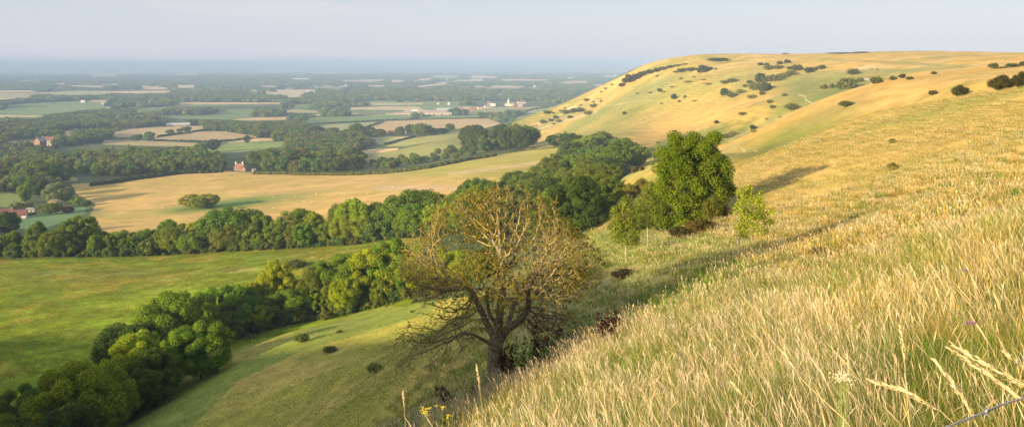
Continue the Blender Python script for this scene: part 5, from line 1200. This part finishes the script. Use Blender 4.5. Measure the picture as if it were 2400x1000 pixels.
house(112,341,600,1500,14,9,6.5,4.2,WC,RT,'pale stone house with many chimneys right of the brick gable',-14,3,4,storeys=2)
house(922,316,900,1800,13,7,3.2,3.0,WB,RT,'little red roofed cottage in the tree row below the stubble field',0,1,3)
house(952,313,900,1800,11,7,3.0,2.6,WC,RG,'small pale cottage beside the red roofed one in the tree row',12,1,3)
def barn(px, py, L, W, H, rh, roof, wall, label, rot=0, d0=1000, d1=4000, bays=6):
    p = locate(px, py, d0, d1)
    if not p: print('no barn', label); return
    e = empty('barn', p, R(rot) - math.atan2(p[0], p[1])); m = MB(); m.box(-L/2, L/2, -W/2, W/2, -1, H); m.build('wall', wall, e)
    r = MB(); r.gable(-L/2-.5, L/2+.5, -W/2-.5, W/2+.5, H + .01, H + rh); r.build('roof', roof, e)
    for k in range(bays):
        q = MB(); x = -L/2 + L * (k + .5) / bays; q.box(x - L/bays*.36, x + L/bays*.36, -W/2-.12, -W/2+.1, 0, H * .55); q.build('door', DK if k % 2 else TIM, e)
    tag(e, label, 'barn')
barn(1030,269,52,34,5,5.5,PK,WC,'longest farm barn with faded pink brown roof and cream wall',4)
barn(1046,264,42,24,6.5,4,PG,WC,'pale roofed barn standing behind the longest barn',4)
barn(998,269,26,22,4.5,4,PK,WC,'shorter pinkish barn joined left of the longest barn',4,bays=4)
barn(966,270,18,20,5,3.5,RG,WC,'grey roofed barn at the middle of the farm',2,bays=3)
barn(972,265,14,12,7,2.5,PG,WW,'white roofed shed behind the grey barn',2,bays=2)
barn(942,269,26,12,3.2,2.5,RG,WC,'low long grey shed at the left end of the farm',0,bays=4)
barn(417,296,38,12,3.4,2.6,PG,WC,'long pale shed behind the tan field in the trees',5,800,2500)
VIL = [(1110,259,18,RT,WB,'brick cottage row at the left end of the village below the down'),(1125,256,16,RT,WC,'second red roofed house from the left in the village'),(1142,253,20,RG,WC,'long cream walled village house with grey roof'),(1148,245,17,RT,WB,'big pink roofed village house among trees'),
 (1155,249,18,PG,WW,'white roofed village hall right of the pink roofed house'),(1189,248,14,RG,WW,'bright white village house beside the white mast'),(1200,248,12,PG,WW,'pale blue roofed house right of the bright white one'),(1206,253,12,RT,WB,'square brick house with red roof near the village green'),
 (1222,243,30,RT,WC,'long terrace with pink roofs at the right of the village'),(1220,251,18,RG,WB,'pinkish roofed house below the long terrace'),(1210,266,6,PG,WW,'tiny white hut beside the road under the nose of the down'),
 (1096,263,14,RT,WB,'red roofed farm cottage right of the big barns'),(1082,258,10,RT,WC,'tall narrow house behind the dark tree by the barns'),(818,231,12,RT,WB,'lone red house in the woods left of the village'),(840,232,14,RT,WB,'first of two red houses in the woods left of the village'),(850,232,14,RT,WC,'second of two red houses in the woods left of the village'),
 (928,229,16,RT,WC,'pinkish house among the far woods above the farm'),(938,230,14,RT,WC,'cream house beside the pinkish one above the farm'),(953,229,12,RG,WC,'grey roofed house at the right of the pair above the farm'),(810,202,10,PG,WW,'white speck of a house in the hazy woods'),(721,217,12,PG,WW,'white house on the tan field in the hazy distance'),
 (1135,229,12,RT,WC,'hazy cream house north of the village'),(1197,225,10,PG,WW,'hazy white house north of the village'),(1250,204,26,PG,WW,'long white building far beyond the village'),(775,233,10,PG,WW,'white cottage in the woods at the left of the red houses'),(195,241,14,PG,WC,'low pale farm building on the far left green field'),(243,245,14,RG,WW,'white farm building right of the far left green field'),
 (1052,246,8,PG,WW,'tiny white cottage above the farm barns'),(1027,245,8,RG,WW,'tiny grey cottage above the farm barns'),(530,213,12,PG,WW,'far white house on the left plain'),(352,222,14,RT,WC,'far pinkish houses beside the hazy tan field'),(690,205,14,PG,WW,'hazy white barn by the small tan fields')]
for x, y, L, rf, wl, lab in VIL: house(x, y, 1000, 9000, L * .8, 7.5, 4.0 if L < 25 else 4.5, 3.2, wl, rf, lab, rnd.uniform(-25, 25), 1, 3, 'gable' if L > 8 else 'hip', storeys=1)
p = locate(1191, 249, 1000, 5000); e = empty('church', p, 0)
m = MB(); m.box(-3, 3, -3, 3, -1, 11); m.build('tower', WC, e); m = MB(); m.pyramid(-3.2, 3.2, -3.2, 3.2, 11.02, 21); m.build('spire', PG, e); m = MB(); m.box(3.02, 16, -4, 4, -1, 6); m.build('nave', WC, e); m = MB(); m.gable(3.02, 16.4, -4.4, 4.4, 6.02, 10.5); m.build('roof', RT, e)
tag(e, 'little village church with slender pale spire', 'church')
# ------------------------------------------------------------------ sheep and cattle
WOOL = simple_mat('wool', (.56,.48,.36), .95, .1, 6); FACE = simple_mat('sheep_face', (.55,.48,.38), .9, .1, 8); COW = simple_mat('black_hide', (.025,.02,.018), .7, .2, 3); COWW = simple_mat('white_hide', (.75,.7,.62), .8, .1, 3)
def animal(kind, s, mats, graze=True):
    """one skinned body: trunk, neck, head, four jointed legs, tail"""
    V = [(0,0,.62),(-.38,0,.64),(.34,0,.66),(.50,0,.70)]; E = [(0,1),(0,2),(2,3)]; Rd = [.20,.17,.19,.12]
    hd = [(.68,0,.50),(.80,0,.22),(.90,0,.10)] if graze else [(.66,0,.88),(.78,0,.98),(.93,0,.92)]
    k = 3
    for q, r in zip(hd, (.08,.075,.045)): V.append(q); E.append((k, len(V)-1)); Rd.append(r); k = len(V) - 1
    for sx, root in ((-1, 1), (1, 2)):
        for sy in (-1, 1):
            x = V[root][0]; pts = [(x - (.06 if sx < 0 else 0), sy*.12, .46), (x + (.05 if sx < 0 else .0), sy*.13, .36) , (x - (.05 if sx < 0 else 0), sy*.13, .22), (x - (.02 if sx < 0 else 0), sy*.13, .0)]
            k = root
            for q, r in zip(pts, (.09,.055,.035,.03)): V.append(q); E.append((k, len(V)-1)); Rd.append(r); k = len(V) - 1
    V.append((-.56,0,.60)); E.append((1, len(V)-1)); Rd.append(.03); V.append((-.60,0,.38)); E.append((len(V)-2, len(V)-1)); Rd.append(.02)
    me = bpy.data.meshes.new(kind); me.from_pydata([tuple(c * s for c in v) for v in V], E, []); o = bpy.data.objects.new(kind, me); COL.objects.link(o)
    md = o.modifiers.new('skin', 'SKIN')
    for i, r in enumerate(Rd): me.skin_vertices[0].data[i].radius = (r * s, r * s)
    me.skin_vertices[0].data[0].use_root = True
    o.modifiers.new('sub', 'SUBSURF').levels = 1; bpy.context.view_layer.update()
    dg = bpy.context.evaluated_depsgraph_get(); m2 = bpy.data.meshes.new_from_object(o.evaluated_get(dg)); bpy.data.objects.remove(o); m2.materials.clear(); m2.materials.append(mats); m2.name = kind; return m2
def mk_skin_ok():
    me = bpy.data.meshes.new('t')
ok = True
try:
    # the skin layer appears once the modifier is added through the operator-free data API
    SHEEPM = [animal('sheep', .72, WOOL, g) for g in (True, False)]; COWM = [animal('cow', 1.9, COW, g) for g in (True, False)]
except Exception as ex:
    print('skin failed', ex); raise
SH = [(667,471),(674,471),(676,464),(691,462),(693,461),(725,458),(741,456),(733,474),(730,475),(799,454),(803,454),(808,455),(832,462),(850,450),(860,455),(865,454),(871,445),(920,440),(927,444),(930,449),(970,440),(808,473),(804,473),(640,463),(630,450),(713,473),(688,440),(641,489),(760,466),(900,448),(380,489),(412,470)]
def beast(me, name, x, y, d0, d1, lab, grp, cat):
    p = locate(x, y, d0, d1)
    if not p: return
    o = link(bpy.data.objects.new(name, me), None, (p[0], p[1], p[2] - .02)); o.rotation_euler = (0, 0, rnd.uniform(0, 6.28)); tag(o, lab, cat, grp); return o
SH.sort()
for i, (x, y) in enumerate(SH):
    beast(SHEEPM[i % 2], 'sheep', x, y, 330, 900, f'{ordn(i).split(" ")[0]} white sheep {"" if i == 0 else "from the left "}grazing on the golden field', 'sheep on the golden field', 'sheep')
CW = sorted([(1397,234.6),(1402,233.8),(1407,233.8),(1410,233.3)])
for i, (x, y) in enumerate(CW): beast(COWM[i % 2], 'cow', x, y, 600, 1500, f'{ordn(i).split(" ")[0]} black cow {"" if i == 0 else "from the left "}on the nose of the far down', 'black cattle on the far down', 'cow')
DW = sorted([(1020,274),(1036,274),(1061,274),(1066,273),(1082,272),(1097,273)])
for i, (x, y) in enumerate(DW): beast(COWM[i % 2] if i % 2 else SHEEPM[0], 'cow' if i % 2 else 'sheep', x, y, 1000, 2600, f'{ordn(i).split(" ")[0]} grazing animal {"" if i == 0 else "from the left "}in the pasture in front of the barns', 'animals below the barns', 'cow' if i % 2 else 'sheep')
# ------------------------------------------------------------------ the paraglider over the plain
YEL = simple_mat('canopy_cloth', (.75,.50,.18), .6, .1, 1); WHC = simple_mat('canopy_edge', (.8,.76,.72), .6, .1, 1); DRK = simple_mat('pilot_clothes', (.07,.07,.09), .9, .2, 3)
pd = 1500; pp_ = ((369 - CXP) / F * pd, pd, -(139 - HY) / F * pd); e = empty('paraglider', pp_, .5)
def canopy(y0, y1, t):
    m = MB(); n = 12; vs = []
    for i in range(n + 1):
        a = R(-62 + 124 * i / n); x = 5.2 * math.sin(a); z = 4.6 + 2.6 * math.cos(a) - 1; c = .45 + .55 * math.cos(a)
        for y, dz in ((y0 * c, 0), (y0 * c * .6, t), (y1 * c, t * .3), (y1 * c, 0)): vs.append((x, y, z + dz))
    fs = [(4*i+k, 4*i+(k+1) % 4, 4*i+4+(k+1) % 4, 4*i+4+k) for i in range(n) for k in range(4)] + [(0,3,2,1), (4*n,4*n+1,4*n+2,4*n+3)]
    m.add(vs, fs); return m
canopy(-1.4, .1, .35).build('canopy', YEL, e, True); canopy(.13, 1.5, .2).build('trailing_edge', WHC, e, True)
m = MB()
for x in (-3.6,-1.8,0,1.8,3.6): m.tube([(x, 0, 4.6 + 2.6 * math.cos(math.asin(x / 5.2)) - 1), (x * .05, 0, 0)], .02, 3)
m.build('lines', DRK, e); m = MB(); m.ball((0,0,-.15), (.2,.16,.34)); m.ball((0,.02,.30), .13); m.tube([(0,0,-.35),(0,-.35,-.45),(0,-.6,-.8)], [.13,.10,.06]); m.tube([(.2,0,.05),(.3,0,.5)], .05, 5); m.tube([(-.2,0,.05),(-.3,0,.5)], .05, 5)
m.build('pilot', DRK, e, True); tag(e, 'tiny yellow paraglider hanging in the pale sky above the left horizon', 'paraglider')
# ------------------------------------------------------------------ foreground details
WIRE = simple_mat('galvanised_wire', (.26,.26,.30), .6, .25, 40)
def at(px, py, d): return np.array([(px - CXP) / F * d, d, -(py - HY) / F * d])
wp = [at(2080,1060,1.30), at(2170,1015,1.33), at(2230,996,1.36), at(2270,980,1.39), at(2310,965,1.42), at(2350,947,1.46), at(2400,932,1.50), at(2480,905,1.56), at(2600,870,1.64)]
e = empty('barbed_wire', tuple(wp[3]))
fine_ = []; 
for a, b in zip(wp[:-1], wp[1:]):
    for k in range(26): fine_.append(a + (b - a) * k / 26)
fine_ = np.array(fine_) - wp[3]; t = np.arange(len(fine_)) * .62
for s in (0, math.pi):
    m = MB(); m.tube([p + np.array([.0, .0012 * math.cos(a + s), .0013 * math.sin(a + s)]) for p, a in zip(fine_, t)], .0010, 6); m.build('strand', WIRE, e, True)
for k in (104,):
    c = fine_[min(k, len(fine_)-1)]; m = MB(); m.tube([c + (-.002,0,-.003), c + (.002,0,.004)], .0022, 6)
    for dx, dz in ((-.010,.012),(.010,-.011),(-.004,-.014),(.006,.013)): m.tube([c, c + (dx, -.002, dz)], [.0011,.0004], 4)
    m.build('barb', WIRE, e)
tag(e, 'twisted grey barbed wire strand crossing the bottom right corner', 'wire')
STRW = leaf_mat('straw_head', (.80,.64,.38), .3, attr_amt=.25)
def oat(pts, label, hw=.006, hl=.55, group='big straw coloured grass heads in the near corner'):
    """one big grass: a stem curve given from base to tip in (px, py, depth), with a loose spikelet head on its last part"""
    P = np.array([at(*q) for q in pts]); o0 = P[0].copy(); P = P - o0; rng = np.random.default_rng(int(pts[-1][0])); L = np.linalg.norm(np.diff(P, axis=0), axis=1); cum = np.concatenate([[0], np.cumsum(L)]); T = cum[-1]
    f = lambda u: np.array([np.interp(u * T, cum, P[:, k]) for k in range(3)])
    e = empty('grass_stem', tuple(o0)); m = MB(); us = np.linspace(0, 1, 22); pts_ = [f(u) + np.array([0, 0, .004 * math.sin(u * 5)]) for u in us]; m.tube(pts_, [.0016 - .0009 * u for u in us], 5); m.build('stem', STRW, e, True)
    V = []; Q = []; v = []; n = 90
    for i in range(n):
        u = 1 - hl * (i + rng.random()) / n; p = f(u); d = f(min(u + .05, 1)) - f(max(u - .05, 0)); d /= np.linalg.norm(d) + 1e-9
        s = rng.normal(size=3); s -= d * s.dot(d); s /= np.linalg.norm(s); wdt = hw * math.sin(math.pi * min(.98, max(.06, (1 - u) / hl)))**.6; l = rng.uniform(.010, .019); q = np.cross(d, s)
        a = p + s * wdt * rng.uniform(.1, .9); k = len(V); dd = d + s * .22
        V += [a, a + dd * l * .4 + q * .0017, a + dd * l, a + dd * l * .4 - q * .0017, a + dd * l * .45 + s * .0018]; Q += [(k, k+1, k+4, k+3), (k+1, k+2, k+3, k+4)]; v += [rng.random()] * 5
    link(bpy.data.objects.new('seed_head', np_mesh('seed_head', np.array(V), np.array(Q), [STRW], {'v': np.array(v)})), e); tag(e, label, 'grass', group)
oat([(2520,1010,1.7),(2440,925,1.75),(2360,880,1.8),(2290,842,1.85),(2232,806,1.9)], 'thickest straw grass head slanting down to the right edge', .010, .75)
oat([(2500,1010,1.9),(2400,940,1.9),(2330,885,1.95),(2260,838,2.0),(2228,818,2.0)], 'straw grass head close below the thickest slanting one', .008, .6)
oat([(2330,1090,1.9),(2290,1000,1.9),(2262,940,1.9),(2228,890,1.95),(2190,843,2.0)], 'curved straw grass head left of the thickest slanting one', .007, .6)
oat([(2300,1060,2.0),(2206,966,2.0),(2160,938,2.0),(2120,915,2.05),(2040,891,2.1)], 'long straw grass head lying nearly flat left of the wire', .007, .55)
oat([(2500,960,2.3),(2440,890,2.3),(2400,862,2.3),(2375,840,2.35),(2352,822,2.4)], 'straw grass head at the right edge above the wire', .008, .6)
oat([(2025,1060,2.3),(1985,990,2.3),(1930,940,2.35),(1880,890,2.4),(1840,830,2.5),(1805,790,2.5)], 'tall thin yellow stem arching over the middle of the foreground', .004, .3)
oat([(2140,1060,2.6),(2128,960,2.6),(2122,880,2.6),(2118,820,2.6),(2110,765,2.7)], 'upright straw stem standing left of the curved head', .006, .35)
oat([(1820,1060,3),(1795,985,3),(1760,945,3),(1735,920,3),(1716,895,3.1)], 'straw head bending left at the bottom of the picture', .006, .5)
oat([(1132,1010,5),(1130,960,5),(1126,925,5),(1122,890,5),(1117,855,5.1)], 'single orange grass spike in front of the hawthorn trunk', .010, .42)
oat([(950,1030,5),(950,990,5),(948,960,5),(946,935,5),(945,916,5.1)], 'lone pale grass spike at the left tip of the knoll', .008, .45)
oat([(1345,990,5),(1375,905,5),(1366,880,5),(1360,860,5),(1356,848,5.1)], 'single golden spike rising from the brow of the knoll', .008, .4)
# flowers
def flower(px, py, d, kind, label, stems, colp, hgt, wid, group=None, cat='flower'):
    """stalks rising from the ground to a head at the photo point"""
    q = at(px, py, d); gz_ = gz(q[0], q[1]); e = empty(kind, (q[0], q[1], gz_)); rng = np.random.default_rng(int(px)); H = q[2] - gz_
    m = MB(); hd = MB()
    for i in range(stems):
        tx, ty = rng.normal(0, wid, 2); tz = H + rng.normal(0, hgt)
        m.tube([(0, 0, 0), (tx * .3, ty * .3, tz * .5), (tx, ty, tz)], [.003, .0022, .0012], 4)
        for k in range(9): hd.ball((tx + rng.normal(0, .012), ty + rng.normal(0, .012), tz + rng.normal(0, .004)), (.0035, .0035, .0025) if kind == 'wild_carrot' else (.006, .006, .004), 6, 4)
    m.build('stem', bpy.data.materials.get('flower_stem') or simple_mat('flower_stem', (.16,.20,.05)), e); hd.build('flower_head', colp, e); tag(e, label, cat, group)
FY = simple_mat('yellow_petals', (.80,.60,.02), .7, .1, 30); FW = simple_mat('white_petals', (.62,.52,.36), .8, .2, 30); FP = simple_mat('purple_petals', (.20,.10,.22), .8, .15, 30)
flower(1003,958,11.5,'ragwort','yellow ragwort with the biggest flower head at the left tip of the knoll',7,FY,.03,.05)
flower(990,970,11.5,'ragwort','small yellow ragwort left of and below the biggest one',4,FY,.03,.04)
flower(1033,950,11.5,'ragwort','yellow ragwort right of and above the biggest one',4,FY,.03,.04)
flower(1048,975,11,'ragwort','faint yellow ragwort half hidden in the pale grass',3,FY,.03,.03)
flower(1975,884,3.4,'wild_carrot','flat cream white umbel standing in the foreground grass',11,FW,.008,.014)
flower(2276,764,4.2,'knapweed','purple knapweed flower in the grass near the right edge',2,FP,.01,.01)
flower(2260,632,6.5,'knapweed','small purple knapweed higher up near the right edge',2,FP,.01,.015)
